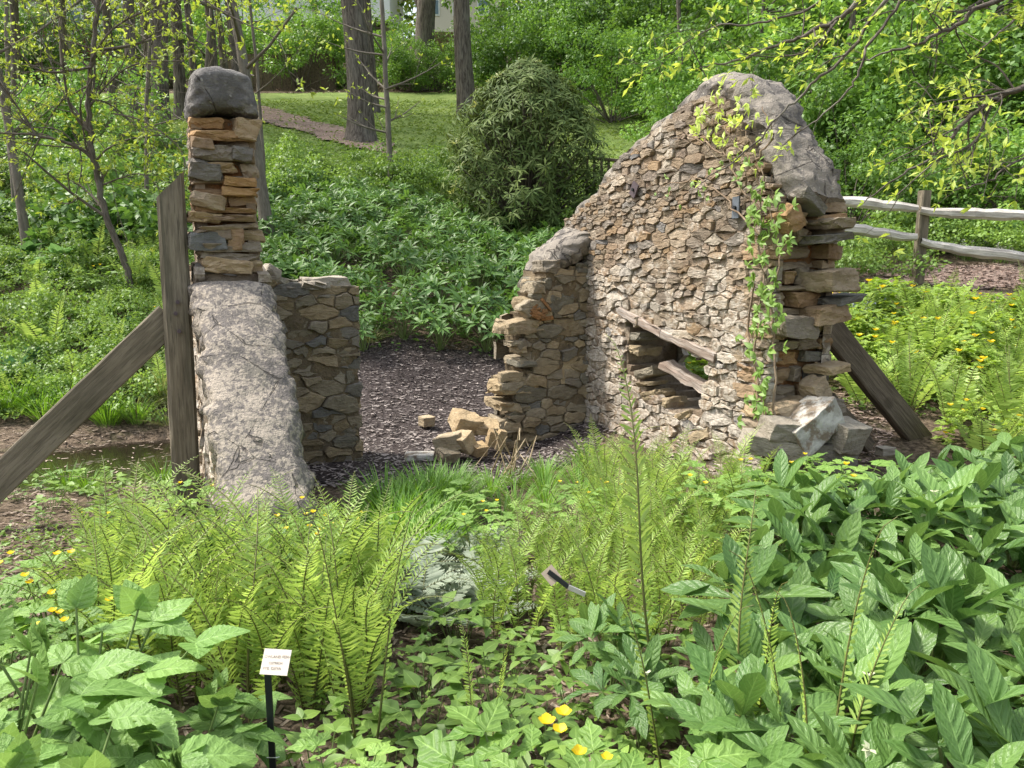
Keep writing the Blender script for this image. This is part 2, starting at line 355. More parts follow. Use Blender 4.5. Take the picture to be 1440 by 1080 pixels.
M['blue_petal'] = plain('blue_petal', (.40,.42,.72), .5, trans=.3)
M['black_metal'] = plain('black_metal', (.012,.014,.018), .4)
M['steel'] = plain('bare_metal', (.55,.55,.55), .35, .8)
M['rust'] = plain('rusted_iron', (.10,.075,.085), .6, .3)
M['blue_iron'] = plain('blue_grey_iron', (.15,.17,.20), .45, .4)
M['plate'] = plain('label_plate', (.70,.62,.53), .35)
M['plate_back'] = plain('label_back', (.40,.32,.25), .5)
M['ink'] = plain('engraved_ink', (.30,.25,.20), .6)
M['house_wall'] = plain('cream_siding', (.58,.53,.44), .8)
M['house_white'] = plain('white_siding', (.75,.77,.78), .7)
M['house_roof'] = plain('grey_roof', (.42,.43,.46), .7)
M['glass'] = plain('window_glass', (.10,.16,.19), .12)
M['red_brick'] = plain('red_wall', (.22,.085,.06), .9)

# ------------------------------------------------------------------ ground, mulch, path, pond
def axis(bp):
    out = []
    for a, b, st in bp: out += list(np.arange(a, b, st))
    return np.array(out+[bp[-1][1]])
gx = axis([(-400, -60, 20), (-60, -14, 1.5), (-14, 14, .14), (14, 60, 1.5), (60, 400, 20)])
gy = axis([(-60, -2, 4), (-2, 13, .14), (13, 40, .5), (40, 120, 4), (120, 400, 20)])
def grid_mesh(X, Y, Z, mask=None):
    ny, nx = X.shape; V = np.stack([X, Y, Z], -1).reshape(-1, 3)
    i = np.arange(ny-1)[:, None]*nx+np.arange(nx-1)[None]
    Fc = np.stack([i, i+1, i+nx+1, i+nx], -1).reshape(-1, 4)
    if mask is not None: Fc = Fc[mask.ravel()]
    return V, Fc
def groundmat():
    m = NT('soil_and_lawn'); ob = m.obj(); lw = m.attr("rnd")
    n1 = m.noise(ob, .8, 6, .6); n2 = m.noise(ob, 26, 6, .7); n3 = m.noise(ob, 5, 5, .6)
    soil = m.mix(m.step(n2, .38, .64), (.055,.040,.028), (.19,.145,.105)); soil = m.mix(m.math('MULTIPLY', m.step(n3, .5, .68), .5), soil, (.055,.060,.025))
    lawn = m.mix(m.step(m.noise(ob, 1.1, 6, .7), .35, .68), (.115,.17,.045), (.20,.255,.08)); lawn = m.mix(m.math('MULTIPLY', m.step(n3, .52, .7), .45), lawn, (.16,.18,.06))
    lawn = m.mix(m.math('MULTIPLY', m.step(m.noise(ob, 17, 4, .7), .52, .7), .5), lawn, (.08,.17,.025))
    f = m.step(m.math('ADD', lw, m.math('MULTIPLY', m.math('SUBTRACT', n1, .5), .6)), .4, .6)
    return m.finish(m.mix(f, soil, lawn), .95, m.bump(m.math('ADD', n2, n3), .7, .03), .1)
XX, YY = np.meshgrid(gx, gy); ZZ = gz(XX, YY)
mb = MB(); V, Fc = grid_mesh(XX, YY, ZZ)
lawn = ((YY > 16.5) & (YY < 34) & (XX > -26) & (XX < 8)).astype(float)
mb.add(V, Fc, V, lawn.ravel())
tag(mb.build('ground', groundmat()), kind='structure')

def inpoly(x, y, poly):
    x = np.asarray(x, float); y = np.asarray(y, float); c = np.zeros(x.shape, bool); n = len(poly)
    for k in range(n):
        (x1, y1), (x2, y2) = poly[k][:2], poly[(k+1) % n][:2]
        with np.errstate(divide='ignore', invalid='ignore'):
            c ^= ((y1 > y) != (y2 > y)) & (x < (x2-x1)*(y-y1)/(y2-y1+1e-12)+x1)
    return c
def pxpoly(pts): return [tuple(G(*p)[:2]) for p in pts]
def drape(name, poly, mat, off=.014, st=.08, edge=.15):
    p = np.array(poly); X, Y = np.meshgrid(np.arange(p[:, 0].min()-.3, p[:, 0].max()+.3, st), np.arange(p[:, 1].min()-.3, p[:, 1].max()+.3, st))
    jx = edge*np.sin(Y*5+X*2); jy = edge*np.sin(X*4.3-Y*3)
    ins = inpoly(X[:-1, :-1]+jx[:-1, :-1]+st/2, Y[:-1, :-1]+jy[:-1, :-1]+st/2, poly)
    Z = gz(X, Y)+off+.008*np.sin(X*9)*np.sin(Y*8)
    mb = MB(); V, Fc = grid_mesh(X, Y, Z, ins); mb.add(V, Fc, V, .5)
    return tag(mb.build(name, mat), kind='structure')
def mulchmat(name, a, b, c, sc=40):
    m = NT(name); ob = m.obj(); v = m.voro(m.vmath('MULTIPLY', ob, (1, 2.2, 1)), sc); n = m.noise(ob, sc*.9, 5, .7); n2 = m.noise(ob, 2.2, 4)
    col = m.mix(m.step(n, .36, .62), a, b); col = m.mix(m.step(v.outputs[1], .66, .95), col, c); col = m.mix(m.math('MULTIPLY', m.step(n2, .45, .65), .45), col, a)
    return m.finish(col, .9, m.bump(m.math('ADD', n, v.outputs[0]), .9, .02), .15)
mulch_poly = [(-1.55, 5.0), (-.2, 5.0), (.9, 6.2), (1.0, 7.4), (.75, 9.1), (-.9, 9.1), (-2.3, 8.9), (-2.6, 7.2)]
M['mulch'] = mulchmat('dark_mulch', (.032,.025,.024), (.075,.060,.056), (.17,.145,.14))
drape('mulch_floor', mulch_poly, M['mulch'])
M['path'] = mulchmat('pink_woodchip', (.17,.115,.095), (.30,.22,.185), (.42,.345,.30), 22)
path_px = [(330,150),(380,152),(430,168),(480,182),(520,195),(556,208),(560,222),(500,212),(440,192),(385,176),(330,170)]
path_poly = pxpoly(path_px)
drape('woodchip_path', path_poly, M['path'], .05, .18, .1)
side_poly = [tuple(P(x, 372, d)[:2]) for x, d in ((1175, 9.6), (1250, 10.0), (1450, 9.7), (1500, 11.3), (1330, 11.6), (1200, 11.5))]
drape('mulch_path', side_poly, M['path'], .014, .1)
def watermat():
    m = NT('pond_water'); ob = m.obj(); n = m.noise(ob, 4, 4, .6); sc = m.step(m.noise(ob, 6, 6, .7), .55, .66)
    col = m.mix(n, (.010,.008,.006), (.028,.022,.013)); col = m.mix(m.math('MULTIPLY', sc, .5), col, (.075,.06,.03))
    return m.finish(col, m.math('ADD', .06, m.math('MULTIPLY', sc, .5)), m.bump(m.noise(ob, 14, 2), .08, .01), .6)
mb = MB(); a = np.linspace(0, 2*PI, 41)[:-1]
rr = 1+.12*np.sin(a*3+1)+.07*np.sin(a*5)+.05*np.sin(a*11)
mb.add(np.stack([-3.1+1.5*rr*np.cos(a), 5.95+1.15*rr*np.sin(a), np.full(40, -.085)], -1), [list(range(40))])
tag(mb.build('pond_water', watermat()), kind='structure')

# ------------------------------------------------------------------ rubble masonry helpers
def clip(poly, nx, ny, d):
    out = []; n = len(poly)
    for k in range(n):
        p, q = poly[k], poly[(k+1) % n]; a = nx*p[0]+ny*p[1]-d; b = nx*q[0]+ny*q[1]-d
        if a <= 0: out.append(p)
        if a*b < 0: t = a/(a-b); out.append((p[0]+t*(q[0]-p[0]), p[1]+t*(q[1]-p[1])))
    return out
def stone_face(mb, O, U, N, region, hole, rng, rmin, rmax, aniso, prot=(-.008, .03), gap=.004, m=0, shr=.93, rows=True, zj=.13):
    O, U, N = (np.array(q, float) for q in (O, U, N)); Z = np.array([0, 0, 1.])
    reg = np.array(region); x0, y0 = reg.min(0); x1, y1 = reg.max(0)
    pts = []; fails = 0; z = y0-.02
    while rows and z < y1+.05:
        h = 2*(rmin+(rmax-rmin)*rng.random()**1.6); s = x0-rng.uniform(0, .1)
        while s < x1+.1:
            w = h*rng.uniform(.9, 2.9)*aniso/1.4
            if rng.random() < .25 and h > .06:
                for f in (-.24, .24): pts.append((((s+w/2)/aniso, z+h*(.5+f)+rng.normal(0, h*.05)), h*.25))
            else: pts.append((((s+w/2)/aniso, z+h*.5+rng.normal(0, h*zj)), min(h*.5, w/aniso*.5)*rng.uniform(.85, 1.1)))
            s += w
        z += h*.96
    while not rows and fails < 900:
        s = rng.uniform(x0, x1); z = rng.uniform(y0, y1); r = rmin+(rmax-rmin)*rng.random()**2.2
        if fails > 450: r = rmin
        p = (s/aniso, z); ok = True
        for (q, qr) in pts:
            if (p[0]-q[0])**2+(p[1]-q[1])**2 < ((r+qr)*.86)**2: ok = False; break
        if ok: pts.append((p, r)); fails = 0
        else: fails += 1
    Pp = np.array([p for p, _ in pts]); Rr = np.array([r for _, r in pts])
    for i in range(len(Pp)):
        c, r = Pp[i], Rr[i]; w = r*1.7+.02
        poly = [(c[0]-w, c[1]-w), (c[0]+w, c[1]-w), (c[0]+w, c[1]+w), (c[0]-w, c[1]+w)]
        near = np.where(((Pp-c)**2).sum(1) < (rmax*5.5)**2)[0]
        for j in near:
            if j == i: continue
            d = Pp[j]-c
            poly = clip(poly, 2*d[0], 2*d[1], (Pp[j]**2).sum()-(c**2).sum()-Rr[j]**2+r**2)
            if len(poly) < 3: break
        for nx_, lim in ((1, (x1+.012)/aniso), (-1, -(x0-.012)/aniso)): poly = clip(poly, nx_, 0, lim) if len(poly) > 2 else poly
        if len(poly) < 3: continue
        q = np.array(poly); q[:, 0] *= aniso; cen = q.mean(0)
        if not inpoly(cen[0], cen[1], region): continue
        if hole is not None and inpoly(cen[0], cen[1], hole): continue
        # irregular outline
        out = []
        for k in range(len(q)):
            a, b = q[k], q[(k+1) % len(q)]; e = b-a; L = math.hypot(*e)
            if L < .004: continue
            out.append(a)
            if L > .035:
                for f in ((.5,) if L < .09 else (.33, .67)): out.append(a+e*f+np.array([-e[1], e[0]])*rng.normal(0, .045))
        q = np.array(out)
        if len(q) < 3: continue
        dist = np.linalg.norm(q-cen, axis=1, keepdims=True); q = cen+(q-cen)*np.maximum(.3, 1-gap*rng.uniform(.5, 2.2)/dist)
        size = math.sqrt(max(1e-5, np.ptp(q[:, 0])*np.ptp(q[:, 1]))); d0 = rng.uniform(*prot); tl = rng.normal(0, .10, 2); k = len(q)
        def ring(qq, dep, wob): return O+U*qq[:, :1]+Z*qq[:, 1:2]+N*(dep+wob)
        tilt = ((q-cen)@tl)[:, None]; tilt = np.clip(tilt, -.025, .025)
        q2 = cen+(q-cen)*(shr+rng.normal(0, .035, (k, 1))); q3 = cen+(q-cen)*(.55+rng.normal(0, .10, (k, 1)))
        r0 = ring(q, -.06, 0); r1 = ring(q, d0-.010, tilt*.8); r2 = ring(q2, d0, tilt+rng.normal(0, .0022, (k, 1)))
        r3 = ring(q3, d0+size*.004, tilt*.55+rng.normal(0, .0012, (k, 1)))
        V = np.concatenate([r0, r1, r2, r3, (O+U*cen[0]+Z*cen[1]+N*(d0+size*.004+rng.normal(0, .001)))[None]])
        F4 = []; F3 = []
        for a in range(k):
            b = (a+1) % k
            for lv in range(3): F4.append((lv*k+a, lv*k+b, lv*k+k+b, lv*k+k+a))
            F3.append((3*k+a, 3*k+b, 4*k))
        if np.dot(np.cross(U, Z), N) < 0: F4 = [t[::-1] for t in F4]; F3 = [t[::-1] for t in F3]
        mb.add(V, F4+F3, None, rng.random(), m, False)
def wall_core(mb, O, U, N, thick, region, hole, cell=.05, m=1, seed=0, jit=.35, front=0.):
    O, U, N = (np.array(q, float) for q in (O, U, N)); Z = np.array([0, 0, 1.]); reg = np.array(region); x0, y0 = reg.min(0); x1, y1 = reg.max(0)
    nx = int((x1-x0)/cell)+1; ny = int((y1-y0)/cell)+1; rg = np.random.default_rng(seed)
    cx, cy = np.meshgrid(x0+(np.arange(nx)+.5)*cell, y0+(np.arange(ny)+.5)*cell)
    ins = inpoly(cx, cy, region)
    if hole is not None: ins &= ~inpoly(cx, cy, hole)
    gxx, gyy = np.meshgrid(x0+np.arange(nx+1)*cell, y0+np.arange(ny+1)*cell)
    gxx = gxx+rg.normal(0, jit*cell*.4, gxx.shape); gyy = gyy+rg.normal(0, jit*cell*.4, gyy.shape)
    vf = O+gxx[..., None]*U+gyy[..., None]*Z+N*(front+rg.normal(0, .005, gxx.shape))[..., None]
    vb = O+gxx[..., None]*U+gyy[..., None]*Z-N*(thick+rg.normal(0, .005, gxx.shape))[..., None]
    W = nx+1; nv = W*(ny+1); Fc = []
    for j in range(ny):
        for i in range(nx):
            if not ins[j, i]: continue
            a, b, c, d = j*W+i, j*W+i+1, (j+1)*W+i+1, (j+1)*W+i
            Fc.append((a, b, c, d)); Fc.append((nv+d, nv+c, nv+b, nv+a))
            if i == 0 or not ins[j, i-1]: Fc.append((d, nv+d, nv+a, a))
            if i == nx-1 or not ins[j, i+1]: Fc.append((b, nv+b, nv+c, c))
            if j == 0 or not ins[j-1, i]: Fc.append((a, nv+a, nv+b, b))
            if j == ny-1 or not ins[j+1, i]: Fc.append((c, nv+c, nv+d, d))
    mb.add(np.concatenate([vf.reshape(-1, 3), vb.reshape(-1, 3)]), np.array(Fc), None, .5, m, False)
def rock(mb, c, size, axes, rng, n=15, m=0, rnd=None, e=.35, bev=.05, jag=.20, ro=1.):
    """angular quarried stone: hull of jittered points on a squarish box, edges worn"""
    d = rng.normal(size=(n*3, 3)); d = nrmz(d); p = np.sign(d)*np.abs(d)**e
    p = p/np.abs(p).max(1, keepdims=True)*.5*(1-jag*rng.random((n*3, 1)))
    corners = np.array([(x, y, z) for x in (-.5, .5) for y in (-.5, .5) for z in (-.5, .5)])*(1-jag*1.6*rng.random((8, 3)))
    p = np.concatenate([p[:n], corners])*np.array(size)
    bm = bmesh.new()
    for q in p: bm.verts.new(q)
    r = bmesh.ops.convex_hull(bm, input=bm.verts); 
    for v in [v for v in bm.verts if not v.link_faces]: bm.verts.remove(v)
    bmesh.ops.dissolve_limit(bm, angle_limit=.16, verts=bm.verts, edges=bm.edges)
    try: bmesh.ops.bevel(bm, geom=list(bm.edges), offset=bev*min(size), segments=2, profile=.6, affect='EDGES', clamp_overlap=True)
    except Exception: pass
    bmesh.ops.triangulate(bm, faces=bm.faces); tg = max(.02, .13*max(size))
    for _ in range(4):
        ed = [e for e in bm.edges if e.calc_length() > tg]
        if not ed or len(bm.faces) > 1500: break
        bmesh.ops.subdivide_edges(bm, edges=ed, cuts=1); bmesh.ops.triangulate(bm, faces=[f for f in bm.faces if len(f.verts) > 3])
    bm.verts.ensure_lookup_table(); bm.verts.index_update()
    V = np.array([v.co[:] for v in bm.verts]); Fs = [[v.index for v in f.verts] for f in bm.faces]; bm.free()
    sc = min(size)
    sd_ = rng.uniform(0, 90, 3); lay = max(.012, sc*.22); out = []
    for q in V:
        n0 = Vector(q*9+sd_); n1 = noise.noise_vector(n0); n2 = noise.noise_vector(Vector(q*26+sd_))
        st = noise.noise(Vector((sd_[0], sd_[1], math.floor((q[2]+.25*q[0]*math.sin(sd_[2])+n1[2]*lay)/lay)*3.7)))
        f = 1+ro*st*min(.16, .022/max(sc, .03)*.9)
        out.append(q*[f, f, 1]+ro*np.array(n1)*min(.022, sc*.14)+ro*np.array(n2)*min(.008, sc*.07))
    V = np.array(out)
    A = np.array(axes, float)           # rows = local axes in world
    mb.add(V@A+np.array(c), Fs, V, rng.random() if rnd is None else rnd, m, False)
def rotax(axes, ax, ang):
    Rm = np.array(Matrix.Rotation(ang, 3, Vector(ax))); return np.array(axes)@Rm.T
def slab_stack(mb, O, U, N, width, z0, z1, rng, hr=(.04, .12), prot=(-.05, .07), depth=.26, m=0, wr=(.14, .34), pf=None, fill=1.):
    """courses of split slabs laid across a broken wall end; U across, N outwards"""
    O, U, N = (np.array(q, float) for q in (O, U, N)); z = z0
    while z < z1-.02:
        h = min(rng.uniform(*hr), z1-z+.02); x = -width/2+rng.uniform(-.02, .01)
        while x < width/2-.04:
            w = min(rng.uniform(*wr)*(1+1.2*(h < .07)), width/2-x+rng.uniform(0, .05))
            if width/2-(x+w) < .07: w = width/2-x+.01
            hh = h*rng.uniform(.72, 1.12); p = rng.uniform(*prot)+(pf(z) if pf else 0)
            dp = depth*rng.uniform(.8, 1.2)
            if rng.random() < fill:
                ax = rotax([U, N, (0, 0, 1)], N, rng.normal(0, .05)); ax = rotax(ax, U, rng.normal(0, .05)); ax = rotax(ax, (0, 0, 1), rng.normal(0, .08))
                rock(mb, O+U*(x+w/2)+np.array([0, 0, z+h/2])+N*(p-dp/2), (w*1.0, dp, hh), ax, rng, 12, m)
            x += w+rng.uniform(.0, .012)
        z += h*rng.uniform(.9, 1.0)
def coping(path, width, height, U, rng, under=.03, seed=0, n=15, noi=.02, round0=True, round1=True, st=.045):
    """weathered cement hood swept along a path; U = across"""
    pts = np.array(path, float); L = np.concatenate([[0], np.cumsum(np.linalg.norm(np.diff(pts, axis=0), axis=1))]); k = max(4, int(L[-1]/st))
    t = np.linspace(0, L[-1], k); pp = np.stack([np.interp(t, L, pts[:, c]) for c in range(3)], 1)
    for _ in range(2): pp[1:-1] = (pp[:-2]+2*pp[1:-1]+pp[2:])/4
    wd = np.interp(t, L, np.broadcast_to(width, (len(pts),))); hg = np.interp(t, L, np.broadcast_to(height, (len(pts),)))
    tan = nrmz(np.gradient(pp, axis=0)); U = np.array(U, float); up = nrmz(np.cross(U, tan)); up *= np.sign(up[:, 2:3]+1e-9)
    a = np.linspace(0, PI, n); cx = np.sign(np.cos(a))*np.abs(np.cos(a))**.62*.5; cz = np.sin(a)**.72
    V = []
    for i in range(k):
        e = 1.
        if round0: e = min(e, (.55+.45*min(1, t[i]/.10)))
        if round1: e = min(e, (.55+.45*min(1, (L[-1]-t[i])/.10)))
        for j in range(n):
            q = pp[i]+U*cx[j]*wd[i]*(.94+.06*e)+up[i]*(cz[j]*hg[i]*e-under*(j in (0, n-1)))
            v = Vector(q*4.5)+Vector((seed*7.3, 0, 0)); w = Vector(q*17)+Vector((0, seed, 0))
            ed = abs(cx[j]*2)**3; w2 = noise.noise(Vector(q*38)+Vector((seed*3., 0, 0))); lg = noise.noise(Vector((q[0]*6, q[1]*6, math.floor(q[2]*28)*1.7)))
            rg_ = abs(noise.noise(Vector(q*9)+Vector((5, seed, 2))))
            q = q+U*(noise.noise(v)*noi*1.6+noise.noise(w)*noi*.8+w2*noi*.35*(.3+ed))*(.4+abs(cx[j]*2))+U*cx[j]*ed*lg*.11+up[i]*(noise.noise(v+Vector((9, 3, 1)))*noi*1.5+noise.noise(w)*noi*.7+w2*noi*.25-rg_*noi*1.1)
            V.append(q)
    V = np.array(V); i = np.arange(k-1)[:, None]*n; j = np.arange(n-1)[None]
    Fc = np.stack([i+j, i+j+1, i+n+j+1, i+n+j], -1).reshape(-1, 4)
    bot = np.stack([np.arange(k-1)*n+n-1, np.arange(k-1)*n, np.arange(1, k)*n, np.arange(1, k)*n+n-1], -1)
    mb = MB(); mb.add(V, np.concatenate([Fc, bot]), V, .5)
    for r0 in (0, (k-1)*n):
        c = V[r0:r0+n].mean(0); mb.add(np.concatenate([V[r0:r0+n], c[None]]), [(q, (q+1) % n, n) for q in range(n)], None, .5)
    return mb

# ------------------------------------------------------------------ the ruin
A = np.array([-.43, .903, 0]); N_ = np.array([.903, .43, 0]); Zv = np.array([0, 0, 1.])
rng = np.random.default_rng(7)
# --- right gable wall with its return (stub)
R0 = np.array([1.61, 4.68, 0]); TH = .5
def rs(px, py):          # photo pixel -> (s, z) on the inner face of the gable wall
    q = onplane(px, py, R0, N_)-R0; return (float(q@A), float(q[2]))
RC = R0+A*2.21           # inner corner
def ts(px, py):          # photo pixel -> (t, z) on the front of the cross walls
    q = onplane(px, py, RC, A)-RC; return (float(q@N_), float(q[2]))
prof = [(-.11, 1.94), (.02, 2.10), (.13, 2.25), (.30, 2.50), (.45, 2.68), (.6, 2.75), (.8, 2.76), (.97, 2.72), (1.3, 2.61), (1.75, 2.45), (2.2, 2.16), (2.45, 2.06), (2.66, 2.0)]
cope_h = .13
pa = np.array(prof); tg2 = nrmz(np.gradient(pa, axis=0)); nr2 = np.stack([-tg2[:, 1], tg2[:, 0]], 1)
hg = np.array([.10, .115, .12, .13, .14, .14, .13, .125, .12, .12, .11, .10, .10]); base2 = pa-nr2*hg[:, None]*.9
reg = [(0, -.35), (0, float(base2[0][1])-.04)]+[(max(float(s), 0.), float(z)-.02) for s, z in base2]+[(2.66, -.35)]
hole = [rs(880, 446), rs(940, 474), rs(996, 505), rs(994, 545), rs(988, 580), rs(955, 582), rs(925, 566), rs(905, 545), rs(882, 514)]
root = thing('ruined_gable_wall', 'tall tan rubble stone gable wall with grey peaked coping and a small window hole', 'stone wall', tuple(R0))
KO = tuple(R0)
mb = MB()
wall_core(mb, R0, A, -N_, TH, [(max(s, .13), z) for s, z in reg], hole, .045, 1, 3, front=-.010)
stone_face(mb, R0, A, -N_, reg, hole, rng, .014, .050, 2.0, (-.005, .020), .0035, zj=.07)
outer = [(s, z) for s, z in reg]
stone_face(mb, R0+N_*TH, A, N_, outer, hole, rng, .04, .10, 1.5, (-.01, .03), .005)
g1 = mb.build('stonework', [M['stone'], M['mortar']], root, KO)
# stones lining the window
mb = MB()
for (px, py, sz, tw) in ((905, 524, (.27, .22, .085), -.28), (905, 540, (.22, .2, .04), -.2), (912, 556, (.20, .22, .075), -.32), (928, 567, (.16, .22, .09), -.3), (893, 473, (.13, .25, .075), -.1), (889, 494, (.13, .25, .08), .05), (960, 585, (.22, .2, .06), -.35), (985, 612, (.24, .12, .08), -.4)):
    s, z = rs(px, py); ax = rotax([A, -N_, (0, 0, 1)], N_, tw)
    rock(mb, R0+A*s+Zv*z-N_*(-sz[1]*.5+rng.uniform(.0, .03)), sz, ax, rng, 13)
mb.build('window_stones', M['stone_olive'], root, KO)
# broken near end
mb = MB(); EO = R0+N_*TH*.5
pf = lambda z: (.04 if 1.2 < z < 1.36 else 0)+(-.05 if .42 < z < .56 else 0)+(-.03 if .75 < z < .9 else 0)+(.05 if z > 1.62 else 0)+(.05 if z < .3 else 0)
slab_stack(mb, EO, N_, -A, TH+.04, -.12, 1.88, rng, (.035, .13), (-.05, .05), .28, 0, (.09, .26), pf=pf)
rock(mb, EO+N_*.12-A*.08+Zv*1.40, (.27, .32, .15), rotax([N_, -A, (0, 0, 1)], -A, .04), rng, 12, 0, .22)
rock(mb, EO+N_*.23-A*.08+Zv*1.285, (.28, .22, .05), rotax([N_, -A, (0, 0, 1)], -A, .14), rng, 12, 0, .39)
rock(mb, EO+N_*.10-A*.06+Zv*1.19, (.29, .26, .12), rotax([N_, -A, (0, 0, 1)], -A, .10), rng, 12, 0, .12)
rock(mb, EO-N_*.12-A*.04+Zv*1.12, (.30, .24, .14), rotax([N_, -A, (0, 0, 1)], -A, -.1), rng, 12, 0, .7)
rock(mb, EO+N_*.08-A*.07+Zv*1.66, (.30, .24, .06), rotax([N_, -A, (0, 0, 1)], -A, .12), rng, 12, 0, .4)
rock(mb, EO+N_*.12-A*.07+Zv*1.75, (.26, .24, .07), rotax([N_, -A, (0, 0, 1)], -A, .05), rng, 12, 0, .25)
rock(mb, EO-N_*.20-A*.02+Zv*1.78, (.16, .2, .16), rotax([N_, -A, (0, 0, 1)], -A, .5), rng, 12, 0, .58)
rock(mb, EO-N_*.07-A*.06+Zv*1.87, (.26, .16, .07), rotax([N_, -A, (0, 0, 1)], -A, -.55), rng, 12, 0, .4)
rock(mb, EO+N_*.05-A*.10+Zv*.70, (.13, .18, .20), rotax([N_, -A, (0, 0, 1)], -A, .5), rng, 12, 0, .2)
rock(mb, EO+N_*.19-A*.06+Zv*.60, (.22, .2, .09), rotax([N_, -A, (0, 0, 1)], -A, .05), rng, 12, 0, .7)
rock(mb, EO-N_*.14-A*.06+Zv*.60, (.30, .2, .11), rotax([N_, -A, (0, 0, 1)], -A, .12), rng, 12, 0, .2)
rock(mb, EO+N_*.20-A*.06+Zv*.84, (.24, .2, .06), rotax([N_, -A, (0, 0, 1)], -A, .1), rng, 12, 0, .85)
core = [(-.24, -.3), (-.24, 1.78), (0, 1.9), (.24, 1.82), (.24, -.3)]
wall_core(mb, EO+A*.09, N_, -A, .1, core, None, .04, 1, 5, .5)
mb.build('broken_end', [M['stone_end'], M['clay']], root, KO)
# coping
CL = R0+N_*TH*.5
path = [CL+N_*.035+A*s+Zv*z for s, z in base2]
wd = np.array([.42, .43, .44, .45, .46, .46, .46, .46, .45, .44, .43, .42, .42])
coping(path, wd, hg, N_, rng, .05, 1, 29, .024, st=.026).build('coping', M['cope_right'], root, KO)
# timber lintel and sill
mb = MB()
s0, z0 = rs(873, 437); s1, z1 = rs(1009, 503); mid = ((s0+s1)/2+.02, (z0+z1)/2-.012)
pl = [R0+A*s+Zv*z-N_*.0+N_*.05 for s, z in ((s0, z0), mid, (s1, z1))]
mb.strut(pl[0], pl[1]-A*0, .16, .062, N_, .3, 0, 8, .012, seed=1); mb.strut(pl[1], pl[2], .16, .07, N_, .3, 0, 8, .012, seed=2)
mb.build('lintel', M['timber_old'], root, KO)
mb = MB(); s0, z0 = rs(922, 514); s1, z1 = rs(988, 553)
mb.strut(R0+A*s0+Zv*z0+N_*.10, R0+A*s1+Zv*z1+N_*.10, .14, .05, N_, .7, 0, 8, .012, seed=3)
mb.build('window_sill', M['timber_old'], root, KO)
for k, (px, wd_) in enumerate(((925, .045), (941, .022), (950, .03), (962, .012), (974, .045))):
    s, z = rs(px, 478+(px-925)*.55); mb = MB(); ln = .20
    mb.strut(R0+A*(s-.05)+N_*.36+Zv*(z-ln+.03), R0+A*(s-.03)+N_*.36+Zv*(z+.07), wd_, .02, A, .2+.1*k, 0, 4, .002, seed=k); mb.build('window_bar', M['timber_dark'], root, KO)
# iron tie plates
for (px, py, w, h, tw, mt, lab) in ((897, 267, .085, .105, .55, 'rust', 'square rusty plate turned on its corner'), (1041, 292, .062, .135, .0, 'blue_iron', 'narrow blue grey plate beside the vine')):
    s, z = rs(px, py); mb = MB(); ca, sa = math.cos(tw), math.sin(tw); c = R0+A*s+Zv*z-N_*.035
    e1 = A*ca+Zv*sa; e2 = -A*sa+Zv*ca
    mb.strut(c-e2*h/2, c+e2*h/2, w, .014, e1, .5, 0, 2, .0005)
    p = mb.build('tie_plate', M[mt], root, KO); p['label'] = lab
    mb = MB(); mb.tube([c, c-N_*.02], [.012, .012], 8); b = mb.build('bolt', M['black_metal'], p, KO)
# stub
mb = MB()
st_px = [(822, 690), (712, 690), (706, 640), (704, 600), (726, 566), (706, 553), (705, 536), (730, 524), (736, 500), (728, 476), (735, 470), (738, 442), (757, 402), (757, 378), (838, 366), (836, 420), (830, 520)]
sreg = [ts(*p) for p in st_px]
wall_core(mb, RC, N_, -A, .45, [(t*.86, z-.03) for t, z in sreg], None, .045, 1, 8)
stone_face(mb, RC, N_, -A, sreg, None, rng, .030, .075, 1.7, (-.008, .04), .004, 0, .9)
stone_face(mb, RC+A*.45, N_, A, [(t*.84, z-.05) for t, z in sreg], None, rng, .05, .10, 1.8, (-.01, .035), .006, 0, .9)
for (px, py, sx, sz, dp, rn) in ((735, 460, .36, .13, .3, .26), (725, 483, .12, .05, .2, .7), (728, 545, .40, .13, .3, 1.), (790, 428, .30, .17, .26, .5), (758, 405, .14, .12, .3, .7), (800, 460, .34, .16, .2, .1), (775, 375, .16, .13, .3, .9), (820, 378, .18, .1, .3, .5),
                             (733, 492, .10, .06, .2, .25), (718, 572, .22, .09, .36, .26), (716, 600, .20, .12, .36, .7), (718, 628, .22, .12, .36, .1), (722, 655, .24, .12, .36, .5), (748, 460, .2, .09, .36, .25), (752, 428, .16, .12, .36, .1), (762, 398, .16, .1, .36, .5), (740, 508, .16, .08, .36, .7), (726, 536, .2, .06, .36, .1), (740, 512, .2, .05, .3, .5), (720, 600, .2, .1, .3, .25), (745, 620, .25, .12, .3, .1), (717, 640, .2, .12, .3, .7), (735, 575, .16, .06, .3, .4), (808, 520, .32, .28, .16, 1.), (760, 395, .12, .06, .3, .3)):
    t, z = ts(px, py); ax = rotax([N_, -A, (0, 0, 1)], A, rng.normal(0, .05))
    rock(mb, RC+N_*t+Zv*z-A*(rng.uniform(.02, .05)-dp/2), (sx, dp, sz), ax, rng, 12, 0, rn)
t, z = ts(742, 440)
for k in range(9): rock(mb, RC+N_*(t+rng.uniform(0, .2))+Zv*(z+rng.uniform(-.05, .07))-A*.02, rng.uniform(.04, .11, 3)*(1.4, 1, .6), rotax([N_, -A, (0, 0, 1)], A, rng.normal(0, .5)), rng, 9, 2)
mb.build('return_wall', [M['stone_olive'], M['mortar_dark'], M['clay']], root, KO)
mb = MB(); t0, z0 = ts(762, 362); t1, z1 = ts(835, 336)
